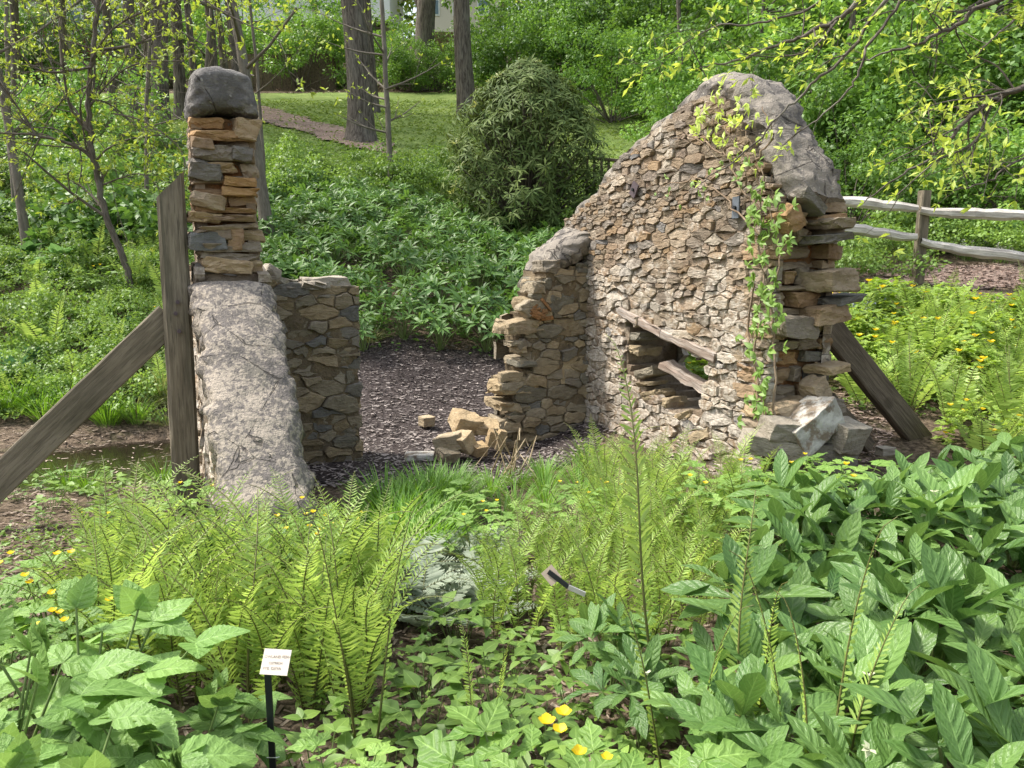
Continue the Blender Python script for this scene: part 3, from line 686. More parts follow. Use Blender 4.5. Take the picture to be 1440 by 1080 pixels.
coping([RC+N_*(t0+.06)+Zv*(z0-.14)+A*.22, RC+N_*(t0+.14)+Zv*(z0-.10)+A*.22, RC+N_*((t0+t1)/2)+Zv*((z0+z1)/2-.10)+A*.22, RC+N_*(t1+.06)+Zv*(z1+.0)+A*.22], [.42, .50, .5, .48], [.08, .14, .17, .18], A, rng, .04, 4, 25, .03, st=.026).build('return_coping', M['cope_right'], root, KO)

# --- left wall with pillar and low back wall
L0 = np.array([-1.165, 3.48, 0]); LC = L0+A*2.09
root = thing('ruined_corner_wall', 'broken stone wall with a slate capped pillar, a speckled sloping coping and a low back wall', 'stone wall', tuple(L0)); KO = tuple(L0)
lp = [(0, .36), (.10, .42), (.3, .62), (.6, .90), (.9, 1.17), (1.1, 1.34), (1.22, 1.42)]
lreg = [(.03, -.4)]+[(s+.03, z-.10) for s, z in lp]+[(1.22, 1.44), (1.62, 1.46), (1.9, 1.48), (2.54, 1.42), (2.54, -.4)]
preg = [(1.30, 1.2), (1.30, 2.34), (1.60, 2.34), (1.62, 1.2)]; TP = .345
mb = MB(); TL = .415
wall_core(mb, L0+N_*TL/2, A, N_, TL, lreg, None, .045, 1, 11)
stone_face(mb, L0+N_*TL/2, A, N_, lreg, None, rng, .04, .09, 1.6, (-.01, .03))
stone_face(mb, L0-N_*TL/2, A, -N_, lreg, None, rng, .04, .09, 1.6, (-.012, .012))
wall_core(mb, L0+N_*TP/2, A, N_, TP, preg, None, .045, 1, 12)
pside = [(1.27, 1.2), (1.27, 2.34), (1.60, 2.34), (1.62, 1.2)]
stone_face(mb, L0+N_*TP/2, A, N_, pside, None, rng, .02, .05, 1.6, (-.015, .012))
stone_face(mb, L0-N_*TP/2, A, -N_, pside, None, rng, .02, .05, 1.6, (-.018, .004))
mb.build('stonework', [M['stone'], M['mortar']], root, KO)
mb = MB(); PO = L0+A*1.235
slab_stack(mb, PO, N_, -A, TP+.02, 1.40, 2.34, rng, (.03, .095), (-.02, .06), .30, 0, (.13, .30))
for (px, py, sx, sz, rn, tw) in ((292, 340, .23, .12, .38, .06), (290, 240, .20, .11, .4, .12), (292, 283, .2, .09, .2, .25), (288, 306, .19, .06, .85, .1), (336, 256, .21, .06, .55, .03), (336, 270, .22, .06, .55, .02), (345, 183, .16, .14, .85, .2), (300, 215, .24, .09, .7, 0),
                             (330, 335, .12, .14, .05, .1), (340, 218, .14, .10, .4, .1), (320, 375, .30, .10, .85, .1)):
    q = onplane(px, py, PO, A); ax = rotax([N_, -A, (0, 0, 1)], A, tw)
    rock(mb, q-A*(.055-.13), (sx, .26, sz), ax, rng, 13, 0, rn)
wall_core(mb, PO+A*.06, N_, -A, .1, [(-.145, 1.3), (-.145, 2.33), (.145, 2.33), (.145, 1.3)], None, .04, 1, 15, .5)
mb.build('broken_end', [M['stone_end'], M['clay']], root, KO)
wdt = [.435, .44, .445, .45, .455, .46, .45]
coping([L0+A*(-.07)+Zv*.20]+[L0+A*s+Zv*(z-.06) for s, z in lp], [.42]+wdt, [.10, .12, .13, .13, .13, .13, .12, .10], N_, rng, .07, 2, 29, .012, st=.026).build('sloping_coping', M['cope_left'], root, KO)
# loaf-shaped cap
mb = MB()
bm = bmesh.new(); bmesh.ops.create_cube(bm, size=1); bmesh.ops.subdivide_edges(bm, edges=bm.edges, cuts=25, use_grid_fill=True)
V = np.array([v.co[:] for v in bm.verts]); Fs = [[l.index for l in f.verts] for f in bm.faces]; bm.free()
p = V*2; nn = (np.abs(p)**5).sum(1, keepdims=True)**(1/5); p = p/nn
V = p*[.185, .24, .13]
V[:, 2] += .025*(1-(p[:, 0])**2); V[:, 0] *= 1-.10*p[:, 2]
V[:, 2] = np.where(p[:, 2] < -.35, V[:, 2]+.018*np.sin(p[:, 0]*3+1)*(-p[:, 2]), V[:, 2])
V = np.array([q+np.array([noise.noise(Vector(q*6+k*5)) for k in (np.array([1, 2, 3]), np.array([4, 9, 1]), np.array([2, 8, 5]))])*.017+noise.noise(Vector(q*22))*.010+np.array(noise.noise_vector(Vector(q*[30, 30, 55])))*.022*max(0., -q[2]/.15)**1.5 for q in V])
AX = np.array([N_, A, Zv]); V = V@AX+L0+A*1.40+Zv*2.475+N_*.012
mb.add(V, Fs, V, .5); mb.build('pillar_cap', M['cope_cap'], root, KO)
# low back wall
mb = MB()
bw_px = [(360, 690), (508, 690), (506, 640), (505, 560), (504, 470), (503, 430), (500, 416), (492, 400), (385, 398), (360, 398)]
breg = [(ts(*p)) for p in bw_px]
wall_core(mb, RC, N_, -A, .43, [(t-.01, z-.01) for t, z in breg], None, .045, 1, 21)
stone_face(mb, RC, N_, -A, breg, None, rng, .028, .062, 1.9, (-.006, .03), .004, 0, .9)
stone_face(mb, RC+A*.43, N_, A, breg, None, rng, .05, .09, 2.0, (-.01, .03), .006, 0, .9)
te, _ = ts(503, 500)
slab_stack(mb, RC+N_*(te-.0)+A*.215, A, N_, .43, -.2, 1.28, rng, (.06, .13), (-.03, .02), .24, 0, (.16, .4))
mb.build('back_wall', [M['stone_olive'], M['mortar_dark']], root, KO)
mb = MB()
for (px, py, sx, sz, tw) in ((400, 400, .22, .10, .25), (420, 404, .30, .06, .02), (465, 398, .34, .10, -.02), (490, 408, .16, .06, 0), (440, 400, .2, .07, .05), (470, 420, .3, .08, 0), (385, 385, .12, .12, .6)):
    t, z = ts(px, py); ax = rotax([N_, -A, (0, 0, 1)], A, tw)
    rock(mb, RC+N_*t+Zv*z+A*.20, (sx, .46, sz), ax, rng, 14)
mb.build('back_coping', M['stone_grey'], root, KO)

# --- timber braces
def brace(label, parts, loc, mat):
    r = thing('timber_brace', label, 'brace', tuple(loc))
    for nm, args, kw in parts:
        mb = MB(); mb.strut(*args, **kw); mb.build(nm, M[mat], r, loc)
    return r
pb = P(262, 690, 4.42); pt = P(239, 262, 4.56); loc = np.array([pb[0], pb[1], -.1])
b0 = np.array([pb[0], pb[1], -.25]); sq = N_*1.0
s0 = P(240, 445, 4.50); s1 = s0-N_*1.42-Zv*1.36
r = brace('upright grey post with a diagonal strut propping the left wall', [('post', (b0, pt, .155, .15, N_, .31), dict(cut1=.16, seed=4)), ('strut', (s0, s1, .055, .175, A, .62), dict(seed=5, cut0=.0))], loc, 'timber')
for (px, py) in ((250, 425), (247, 441), (252, 466)):
    mb = MB(); q = P(px, py, 4.43); mb.tube([q+A*.03, q-A*.006], [.012, .012], 8); mb.build('bolt', M['rust'], r, loc)
e0 = np.array([2.06, 4.9, 0])+A*.35
s0 = P(1140, 428, 5.22); s1 = P(1335, 648, 5.85)-Zv*.12
brace('brown diagonal plank propping the gable wall from the flower bed', [('strut', (s0, s1, .19, .075, np.cross(nrmz(s1-s0), A), .4), dict(seed=6)), ('kicker', (P(1165, 560, 5.2), P(1222, 628, 5.42), .10, .06, Zv, .8), dict(seed=7))], s1, 'timber_dark')

# --- fallen stones
def stone(label, px, py, D, size, rot, mat, rnd=.5, seed=0, group=None, tilt=(0, 0), e=.3, jag=.13):
    rg = np.random.default_rng(seed); c = P(px, py, D); mb = MB()
    ax = rotax(rotax(rotax(np.eye(3), (0, 0, 1), rot), (1, 0, 0), tilt[0]), (0, 1, 0), tilt[1])
    rock(mb, c, size, ax, rg, 12, 0, rnd, e, .06, jag, .55)
    o = mb.build('fallen_stone', M[mat], None, tuple(c)); tag(o, label, 'stone', group); return o
m = NT('white_crusted_stone'); ob = m.obj(); nz = m.noise(ob, 9, 6, .65); up = m.n("ShaderNodeNewGeometry").outputs['True Normal']
M['stone_white'] = m.finish(m.mix(m.step(m.noise(ob, 12, 5, .65), .40, .50), (.20,.16,.12), m.mix(m.step(nz, .45, .6), (.33,.31,.28), (.48,.46,.42))), .9, m.bump(nz, .7, .02), .2)
stone('large tilted block crusted with white lichen on the rock pile', 1137, 598, 4.52, (.36, .24, .20), .35, 'stone_white', .5, 71, tilt=(.15, -.55), jag=.07)
stone('rounded grey boulder resting beside the white crusted block', 1186, 610, 4.55, (.25, .22, .19), .5, 'stone_grey', .7, 73, tilt=(.2, .2))
stone('grey wedge of stone under the left corner of the white block', 1100, 603, 4.48, (.27, .22, .12), .1, 'stone_grey', .55, 74, tilt=(.1, .12))
stone('brown slab under the grey boulder in the rock pile', 1158, 632, 4.60, (.36, .26, .14), .25, 'stone_olive', .8, 75, tilt=(.05, .12))
stone('small dark stone wedged between the slabs of the rock pile', 1126, 624, 4.5, (.10, .10, .16), .3, 'stone_grey', .2, 76, tilt=(0, .2))
stone('wide pale stone lowest at the foot of the gable wall', 1088, 627, 4.50, (.40, .24, .14), -.1, 'stone_grey', .8, 77, tilt=(0, .18))
stone('dark stone half buried under the rock pile', 1165, 662, 4.55, (.34, .24, .13), .1, 'stone_olive', .5, 78)
for (lab, px, py, D, sz, rot, tl, rn) in (
    ('big square tan stone topmost of the heap in the gap', 655, 590, 6.25, (.30, .26, .18), .5, (.2, .35), .5),
    ('flat tan slab leaning against the end of the return wall', 685, 596, 6.3, (.26, .22, .10), .2, (.3, .2), .4),
    ('broad tan block lowest at the left end of the heap', 632, 617, 6.05, (.30, .22, .16), -.1, (.0, -.25), .9),
    ('upright tan wedge in the middle of the heap', 655, 618, 6.0, (.16, .16, .18), .8, (.3, -.4), .6),
    ('small tan stone standing upright beside the return wall', 692, 612, 6.05, (.09, .10, .17), .3, (.1, .25), .2),
    ('narrow brown stone leaning on the return wall base', 703, 614, 6.02, (.08, .10, .20), .3, (.1, .3), .3),
    ('tan chunk in the grass below the heap', 630, 636, 5.95, (.20, .16, .12), .6, (.2, .2), 1.),
    ('brick coloured stone under the flat tan slab', 674, 628, 6.0, (.14, .14, .11), .6, (.2, .1), .1)):
    sz = tuple(v*.86 for v in sz); stone(lab, px, py+4, D, sz, rot, 'stone_pale', rn, int(px*7+py), tilt=tl, group='tan stones heaped in the gap')
stone('flat white stone lying at the edge of the dark mulch', 590, 641, 6.0, (.26, .16, .05), .1, 'stone_white', .5, 81)
stone('small pale stone alone on the dark mulch', 600, 592, 6.9, (.13, .12, .10), .7, 'stone_pale', .8, 82)
stone('pale stone on the ground in front of the diagonal plank', 1245, 634, 5.2, (.12, .09, .06), .3, 'stone_grey', .9, 83)
# ------------------------------------------------------------------ plant building blocks
def leaf_t(ns=5, wf=.3, fold=.25, curl=.25, shape='lance', serr=0., wave=0., lobes=0):
    """unit leaf along +Y, face up +Z; returns (verts, quads, lc)"""
    v = []; lc = []
    for i in range(ns+1):
        y = i/ns
        if shape == 'lance': w = math.sin(PI*min(1, y*.97+.03))**.85*(.55+.45*math.sin(PI*y*.5))
        elif shape == 'oblance': w = math.sin(PI*y**1.35*.98+.02)**.8
        elif shape == 'ovate': w = math.sin(PI*(y**.62)*.985+.015)**.9
        else: w = math.sin(PI*(y*.96+.04))
        w = max(.012, w)*wf*.5
        if serr and 0 < i < ns: w *= 1+serr*(1 if i % 2 else -1)
        if lobes and 0 < i < ns: w *= 1+.38*math.sin(y*lobes*2*PI)
        z = -curl*y*y
        yy = y-(serr*.25*(1 if i % 2 else -1)/ns if serr else 0)
        for sx in (-1, 0, 1):
            v.append((sx*w, yy if sx else y, z+fold*w*abs(sx)+wave*math.sin(y*9+sx*2)*abs(sx))); lc.append((sx*1.0, y, 0))
    f = []
    for i in range(ns):
        a = i*3
        for k in (0, 1): f.append((a+k, a+k+1, a+k+4, a+k+3))
    return np.array(v), np.array(f), np.array(lc)
RHOMB = (np.array([(0, 0, 0), (.22, .45, .06), (0, 1, -.08), (-.22, .45, .06)]), np.array([(0, 1, 2, 3)]), np.array([(0, 0, 0), (1, .5, 0), (0, 1, 0), (-1, .5, 0)], float))
RHOMBW = (np.array([(0, 0, 0), (.33, .42, .05), (0, 1, -.10), (-.33, .42, .05)]), np.array([(0, 1, 2, 3)]), RHOMB[2])
BLADE = leaf_t(4, .03, .5, .35, 'lance')
def frames(d, up, L):
    """matrices whose local Y runs along d, Z near 'up', scaled by length L"""
    d = nrmz(d); x = nrmz(np.cross(d, up)); z = np.cross(x, d); L = np.asarray(L, float).reshape(-1, 1)
    return np.stack([x*L, d*L, z*L], -1)
def sph(rng, n): return nrmz(rng.normal(size=(n, 3)))

def frond_mesh(name, L=.6, a0=6, a1=45, pw=2.6, npair=24, Lp=.075, wf=.24, seed=0, sweep=30, mats=None, tipcurl=0, droop=.35, t0=.10, raise_=.55):
    rng = np.random.default_rng(seed); n = 26; t = np.linspace(0, 1, n)
    th = R(a0)+R(a1)*t**pw+R(tipcurl)*np.clip((t-.88)/.12, 0, 1)**2
    ds = L/(n-1); y = np.concatenate([[0], np.cumsum(np.sin(th[:-1])*ds)]); z = np.concatenate([[0], np.cumsum(np.cos(th[:-1])*ds)])
    x = .02*L*np.sin(t*5+seed); pts = np.stack([x, y, z], 1)
    mb = MB(); mb.tube(pts, np.linspace(.0042, .0010, n)*(L/.6)**.5, 4, 1, .3, False)
    tt = t0+(1-t0)*np.linspace(0, 1, npair)**1.05*.985; pos = np.stack([np.interp(tt, t, pts[:, c]) for c in range(3)], 1)
    tan = nrmz(np.stack([np.interp(tt, t, np.gradient(pts[:, c])) for c in range(3)], 1)); nor = nrmz(np.cross(np.tile([1., 0, 0], (npair, 1)), tan))
    ln = Lp*np.clip(np.sin(PI*(.06+.94*((tt-t0)/(1-t0)))**.72)*1.05, .08, 1)
    T = leaf_t(4, wf, .15, droop, 'lance', .12)
    for sx in (-1, 1):
        sw = np.radians(sweep+rng.normal(0, 7, npair)); d = np.array([sx, 0, 0])*np.cos(sw)[:, None]+tan*np.sin(sw)[:, None]-nor*raise_*rng.uniform(.4, 1, npair)[:, None]
        up = -nor+tan*.2+rng.normal(0, .2, (npair, 3)); mb.inst(T, frames(d, up, ln*rng.uniform(.85, 1.15, npair)), pos, rng.random(npair), 0)
    o = mb.build(name, mats or [M['fern'], M['fern_stem']]); return o
def template(o):
    COL.objects.unlink(o); return o
def plant(name, label, cat, group, loc, children, rz=0, sc=1.):
    r = thing(name, label, cat, loc, group, rz); r.scale = (sc, sc, sc)
    for tm, l, rot, s in children:
        c = tm.copy(); COL.objects.link(c); c.parent = r; c.location = l; c.rotation_euler = rot; c.scale = (s, s, s)
    return r

FR = [template(frond_mesh('frond', .55+.05*k, 3+2*k, 30+9*k, 2.4, 36+k, .064, .17, k, 32, None, 0, .6)) for k in range(6)]
FRT = [template(frond_mesh('frond', .92, 2+k, 12+10*k, 3.5, 46, .045, .26, 20+k, 40, None, 70, .2, .22, .5)) for k in range(3)]
FRP = [template(frond_mesh('frond', .38, 28, 50, 1.4, 22, .085, .26, 40+k, 22, [M['fern_pale'], M['fern_stem']], 0, .15, .15, .15)) for k in range(3)]
FRW = [template(frond_mesh('frond', .5, 8+5*k, 40, 2, 20, .085, .30, 60+k, 18, None, 0, .15, .12, .15)) for k in range(3)]
rng = np.random.default_rng(11)
def fern(x, y, label, group, tm=FR, n=6, sc=1., spread=10, low=0):
    ch = []; a0 = rng.uniform(0, 6.28)
    for k in range(n):
        a = a0+k*2*PI/n+rng.normal(0, .3); tl = R(rng.uniform(0, spread))
        ch.append((tm[rng.integers(len(tm))], (math.sin(-a)*.03, math.cos(a)*.03, 0), (-tl*1. - R(low), 0, a), rng.uniform(.8, 1.15)))
    return plant('fern', label, 'fern', group, (x, y, float(gz(x, y))-.01), ch, rng.uniform(0, 6), sc)
def scatter(poly, d, rng, tries=6000):
    p = np.array(poly); out = []
    for _ in range(tries):
        q = (rng.uniform(p[:, 0].min(), p[:, 0].max()), rng.uniform(p[:, 1].min(), p[:, 1].max()))
        if not inpoly(q[0], q[1], poly): continue
        if all((q[0]-o[0])**2+(q[1]-o[1])**2 > d*d for o in out): out.append(q)
    return out
def px2(px, y):
    x = (px-720)/F_PX*y
    for _ in range(3):
        r = (float(gz(x, y))+.25-EYE)/y; v = (r*math.cos(PITCH)+math.sin(PITCH))/(math.cos(PITCH)-r*math.sin(PITCH)); x = (px-720)/F_PX*y/(math.cos(PITCH)+v*math.sin(PITCH))
    return (x, y)
def _unused(px, y): pass      # ground point under an image column at distance y

# ferns, left patch and right patch
for q in scatter([px2(150, 3.15), px2(535, 3.05), px2(520, 2.35), px2(490, 2.15), px2(330, 2.1), px2(95, 2.35)], .115, rng):
    fern(q[0], q[1], 'upright bright green fern in the dense patch left of the bare litter', 'ferns left of the centre litter', n=6, sc=rng.uniform(.74, .98), spread=6)
for q in scatter([px2(695, 3.3), px2(860, 3.7), px2(1010, 3.8), px2(1010, 2.75), px2(900, 2.5), px2(680, 2.75)], .135, rng):
    fern(q[0], q[1], 'upright bright green fern in the patch before the gable wall', 'ferns before the gable wall', n=5, sc=rng.uniform(.55, .76), spread=7)
for q in scatter([px2(835, 4.9), px2(1050, 4.25), px2(1060, 3.5), px2(860, 3.5)], .20, rng):
    fern(q[0], q[1], 'short fern growing against the foot of the gable wall', 'ferns at the foot of the gable wall', n=5, sc=rng.uniform(.6, .85))
for px, y, sc, lab in ((935, 2.15, 1.30, 'tallest lone fern with a curled tip in front of the gable wall'), (510, 2.0, .80, 'tall fern stem standing at the edge of the bare litter'), (1140, 1.62, .88, 'fern with curled tip among the broad hellebore leaves in the lower corner'), (1165, 1.5, .78, 'young uncurling fern rising close beside the curled tip fern'),
                      (1045, 1.8, .8, 'young fern with dark stalk at the edge of the hellebores'), (680, 1.95, .55, 'small fern with side leaflets in the bare litter'), (960, 1.7, .7, 'pale fern among the yellow buds near the lower edge')):
    q = px2(px, y); f_ = fern(q[0], q[1], lab, None, FRT[2:] if sc > 1 else FRT, 1 if sc > 1 else 2, sc, 7)
    if sc > 1: f_.rotation_euler[2] = 0; f_.children[0].rotation_euler = (0, R(-5), R(24)); f_.children[0].location = (0, 0, 0)
for q in scatter([px2(530, 3.6), px2(690, 3.65), px2(690, 2.9), px2(535, 2.9)], .19, rng):
    fern(q[0], q[1], 'low silvery fern with grey fronds beside the green ferns', 'silvery ferns', FRP, 8, rng.uniform(.8, 1.05), 12, 8)

# hellebores: palmate whorls of broad leaflets on stalks
def whorl(mb, c, up, rng, n, L, T, m=0, el=(.15, .75)):
    u = nrmz(np.cross(up, [.3, .2, .9])); w = np.cross(u, up); a = rng.uniform(0, 6.28)+np.arange(n)*2*PI/n+rng.normal(0, .16, n)
    e = rng.uniform(*el, n)[:, None]; rad = np.cos(a)[:, None]*u+np.sin(a)[:, None]*w
    d = rad*np.cos(e)+up*np.sin(e); upv = up-rad*.2+rng.normal(0, .18, (n, 3))
    mb.inst(T[rng.integers(len(T))], frames(d, upv, L*rng.uniform(.7, 1.12, n)), np.tile(c, (n, 1))+d*.012, np.full(n, rng.random())*.5+rng.random(n)*.5, m)
HT = [leaf_t(9, .32, .30, c, 'oblance', .045, .008) for c in (.12, .28, .45)]
def hellebore_mesh(seed, nst=7, L=.20, h=.36, T=HT, leafm='hell', spread=.20, fl=0, nl=(6, 9), el=(.15, .75)):
    rng = np.random.default_rng(seed); mb = MB(); ms = MB(); fls = []
    for k in range(nst):
        a = k*2.4+rng.normal(0, .3); r = spread*math.sqrt((k+.4)/nst); hh = h*rng.uniform(.75, 1.1)*(1-.35*(r/spread)**2)
        c = np.array([r*math.cos(a), r*math.sin(a), hh]); mid = c*[.45, .45, .55]
        ms.tube([np.array([0, 0, 0])+c*[.1, .1, 0], mid, c], [.006, .005, .004], 5, 0, rng.random(), False)
        up = nrmz(np.array([math.cos(a)*r*1.6, math.sin(a)*r*1.6, .55])); whorl(mb, c, up, rng, rng.integers(*nl), L*rng.uniform(.8, 1.1), T, 0, el)
        if k < fl:
            for j in range(3):
                q = c+rng.normal(0, .05, 3)+[0, 0, .03]; mf = MB(); fls.append(mf); mf.inst(RHOMBW, frames(sph(rng, 5)*[1, 1, .3], np.tile([0, 0, 1.], (5, 1)), np.full(5, .022)), np.tile(q, (5, 1)), rng.random(5))
    ch = [template(mb.build('foliage', M[leafm])), template(ms.build('stems', M['stalk']))]+[template(f.build('flower', M['pale_petal'])) for f in fls]
    return ch
HM = [hellebore_mesh(100+k, 8, .215, .38, fl=(1 if k == 0 else 0), el=(.1, 1.15)) for k in range(5)]
def put(name, label, cat, group, tms, x, y, sc, rz=None, dz=0.):
    return plant(name, label, cat, group, (x, y, float(gz(x, y))+dz), [(t, (0, 0, 0), (0, 0, 0), 1) for t in tms], rng.uniform(0, 6.28) if rz is None else rz, sc)
hp = [px2(985, 1.45), px2(1000, 2.0), px2(1040, 2.6), px2(1130, 3.2), px2(1230, 3.7), px2(1290, 3.95), px2(1560, 3.95), px2(1640, 3), px2(1760, 1.3), px2(1180, 1.25)]
for q in scatter(hp, .27, rng):
    put('hellebore', 'broad leaved hellebore in the big glossy clump filling the lower right', 'hellebore', 'hellebores in the lower right clump', HM[rng.integers(5)], q[0], q[1], rng.uniform(.85, 1.12))
for px, y, s, lab in ((330, 3.02, .8, 'broad leaved plant under the lower end of the speckled coping'), (400, 2.98, .7, 'second broad leaved plant at the coping end, beside yellow flowers'), (460, 3.2, .55, 'small broad leaved plant to the right of the speckled coping'), (860, 2.35, .62, 'dark broad leaved plant half hidden among ferns beside the tallest fern'), (905, 2.0, .6, 'dark broad leaved plant in front of the fern patch')):
    q = px2(px, y); put('hellebore', lab, 'hellebore', None, HM[rng.integers(5)], q[0], q[1], s)
# bank behind the ruin
HB = [leaf_t(3, .30, .3, c, 'oblance') for c in (.2, .45)]
BM = [hellebore_mesh(200+k, 15, .145, .42, HB, 'hell_bank', .31, 2 if k < 2 else 0, (7, 10), (.1, 1.0)) for k in range(4)]
bank = [px2(505, 8.6), px2(620, 8.8), px2(730, 8.8), px2(850, 8.7), px2(870, 12), px2(830, 15.5), px2(640, 15.6), px2(420, 15.6), px2(350, 13), px2(360, 10.5)]
bq = scatter(bank, .40, rng, 5000)
for q in bq:
    put('hellebore', 'dark glossy hellebore in the dense bed on the bank behind the ruin', 'hellebore', 'hellebores on the bank', BM[rng.integers(4)], q[0], q[1], rng.uniform(.9, 1.25))

# celandine poppies: lobed leaves, yellow four petal flowers
PT = [leaf_t(8, .52, .15, c, 'ovate', .0, .02, 2.2) for c in (.1, .3)]
PET = leaf_t(4, 1.05, .2, -.3, 'oblance')
def flower(mf, q, rng, s=.022, n=4, m=0):
    a = rng.uniform(0, 6)+np.arange(n)*2*PI/n; d = np.stack([np.cos(a), np.sin(a), np.full(n, .35)], -1)
    mf.inst(PET, frames(d, np.tile([0, 0, 1.], (n, 1)), np.full(n, s)), np.tile(q, (n, 1)), rng.random(n), m)
def poppy_mesh(seed, n=9, h=.35, L=.09, nf=3, T=PT, leafm='poppy', fs=.022):
    rng = np.random.default_rng(seed); mb = MB(); ms = MB(); fl = []
    for k in range(n):
        a = k*2.4+rng.normal(0, .3); r = .20*math.sqrt((k+.3)/n); hh = h*rng.uniform(.6, 1.05); c = np.array([r*math.cos(a), r*math.sin(a), hh]); b = c*[.15, .15, 0]
        ms.tube([b, c*[.5, .5, .6], c], [.004, .003, .002], 4, 0, .3, False)
        rad = np.array([math.cos(a), math.sin(a), .25])
        for j, (f, s) in enumerate(((0, 1.), (1, .8), (-1, .8), (1.1, .6), (-1.1, .6))):
            ang = f*1.05; d = np.array([rad[0]*math.cos(ang)-rad[1]*math.sin(ang), rad[0]*math.sin(ang)+rad[1]*math.cos(ang), rng.uniform(0, .35)])
            mb.inst(T[rng.integers(len(T))], frames(d[None], np.array([[rng.normal(0, .25), rng.normal(0, .25), 1.]]), [L*s*rng.uniform(.8, 1.2)]), (c-rad*L*.45*(j > 2)+[0, 0, .0])[None], np.array([rng.random()]), 0)
    ch = [template(mb.build('foliage', M[leafm])), template(ms.build('stems', M['stalk']))]
    for k in range(nf):
        mf = MB(); a = rng.uniform(0, 6.28); r = rng.uniform(.03, .17); q = np.array([r*math.cos(a), r*math.sin(a), h*rng.uniform(1.02, 1.2)])
        flower(mf, q, rng, fs); ch.append(template(mf.build('flower', M['yellow'])))
    return ch
PM = [poppy_mesh(300+k, 10, .36, .10, 2+k % 3, fs=.017) for k in range(4)]
PN = [poppy_mesh(320+k, 10, .36, .10, 0) for k in range(2)]
for q in scatter([px2(985, 3.75), px2(1175, 4.15), px2(1210, 3.6), px2(1090, 3.1), px2(1000, 3.3)], .22, rng):
    put('celandine_poppy', 'light green lobed leaved poppy plant before the rock pile', 'poppy', 'poppies before the rock pile', PM[rng.integers(2)] if rng.random() < .4 else PN[0], q[0], q[1], rng.uniform(.8, 1.1))
for q in scatter([px2(640, 4.0), px2(860, 4.2), px2(860, 3.6), px2(650, 3.5)], .24, rng):
    put('celandine_poppy', 'yellow flowering poppy in the strip before the fallen tan stones', 'poppy', 'poppies before the fallen stones', PM[rng.integers(4)] if rng.random() < .6 else PN[0], q[0], q[1], rng.uniform(.6, .85))
for q in scatter([px2(425, 3.35), px2(540, 3.4), px2(540, 3.0), px2(430, 2.95)], .2, rng):
    put('celandine_poppy', 'yellow flowering poppy right of the lower coping end', 'poppy', 'poppies right of the coping end', PM[rng.integers(4)], q[0], q[1], rng.uniform(.75, 1.))
for q in scatter([px2(-20, 2.5), px2(130, 2.6), px2(130, 2.1), px2(-20, 2.0)], .2, rng):
    put('celandine_poppy', 'yellow flowering poppy at the left edge above the broad leaves', 'poppy', 'poppies at the left edge', PM[rng.integers(4)], q[0], q[1], rng.uniform(.8, 1.))
for q in scatter([px2(150, 3.7), px2(270, 3.7), px2(270, 3.2), px2(140, 3.2)], .2, rng):
    put('celandine_poppy', 'poppy with feathery leaves left of the speckled coping', 'poppy', 'poppies left of the coping', PN[rng.integers(2)] if rng.random() < .6 else PM[0], q[0], q[1], rng.uniform(.7, .9))
for px, y, s, lab in ((745, 1.33, 1.2, 'large poppy with yellow buds at the lower edge of the picture'), (850, 1.36, 1.1, 'poppy with a round open yellow flower at the lower edge'), (620, 1.38, .8, 'flowerless lobed plant left of the big poppy at the lower edge'), (490, 1.5, .75, 'lobed leaf seedling right of the plant label stake'), (905, 1.32, .9, 'lobed poppy leaves right of the round yellow flower')):
    q = px2(px, y); put('celandine_poppy', lab, 'poppy', None, PM[int(px) % 4] if 'yellow b' in lab or 'round' in lab else PN[0], q[0], q[1], s)
# ferns on the bank above the pond
for q in scatter([px2(-60, 7.3), px2(245, 7.5), px2(240, 11), px2(-60, 11)], .62, rng):
    fern(q[0], q[1], 'light green fern among the low plants on the bank above the pond', 'ferns above the pond', FRW+FR[:3], 6, rng.uniform(.9, 1.4), 22)
for px, y, s, lab in ((135, 9.6, 1.2, 'yellow flowering poppy on the left bank near the slender tree'), (215, 8.6, 1.1, 'yellow flowering poppy left of the upright post')):
    q = px2(px, y); put('celandine_poppy', lab, 'poppy', None, PM[0], q[0], q[1], s)
# right hand flower bed
def mound_mesh(seed, nf=5):
    rg = np.random.default_rng(seed); mb = MB(); n = 150; d = sph(rg, n); d[:, 2] = np.abs(d[:, 2]); p = d*[.34, .34, .36]*rg.uniform(.75, 1.08, (n, 1)); p[:, 2] += .06
    for f, s in ((0, 1.), (1., .8), (-1., .8)):
        a = np.arctan2(d[:, 1], d[:, 0])+f; dd = np.stack([np.cos(a), np.sin(a), rg.uniform(-.4, .5, n)], -1); mb.inst(PT[seed % 2], frames(dd, d*.7+[0, 0, .8]+rg.normal(0, .25, (n, 3)), .085*s*rg.uniform(.6, 1.3, n)), p, rg.random(n), 0)
    ch = [template(mb.build('foliage', M['mound']))]
    for k in range(nf):
        mf = MB(); q = p[rg.integers(n)]*1.08+[0, 0, .05]; flower(mf, q, rg, .034); ch.append(template(mf.build('flower', M['yellow'])))
    return ch
PD = [mound_mesh(340+k, 3+2*k) for k in range(3)]
for q in scatter([(1.15, 7.3), (1.9, 6.0), (2.4, 6.2), (2.7, 8.8), (1.0, 9.0)], .36, rng):
    put('celandine_poppy', 'poppy mound hidden behind the gable wall', 'poppy', 'poppies behind the gable wall', PD[rng.integers(3)], q[0], q[1], rng.uniform(.8, 1.1))
bed = [px2(1200, 6.3), px2(1330, 6.1), px2(1370, 5.2), px2(1440, 4.75), px2(1600, 4.7), px2(1600, 6.5), px2(1500, 8.2), px2(1300, 8.4), px2(1200, 8.7), px2(1185, 7.2)]
fp = px2(1340, 6.1)
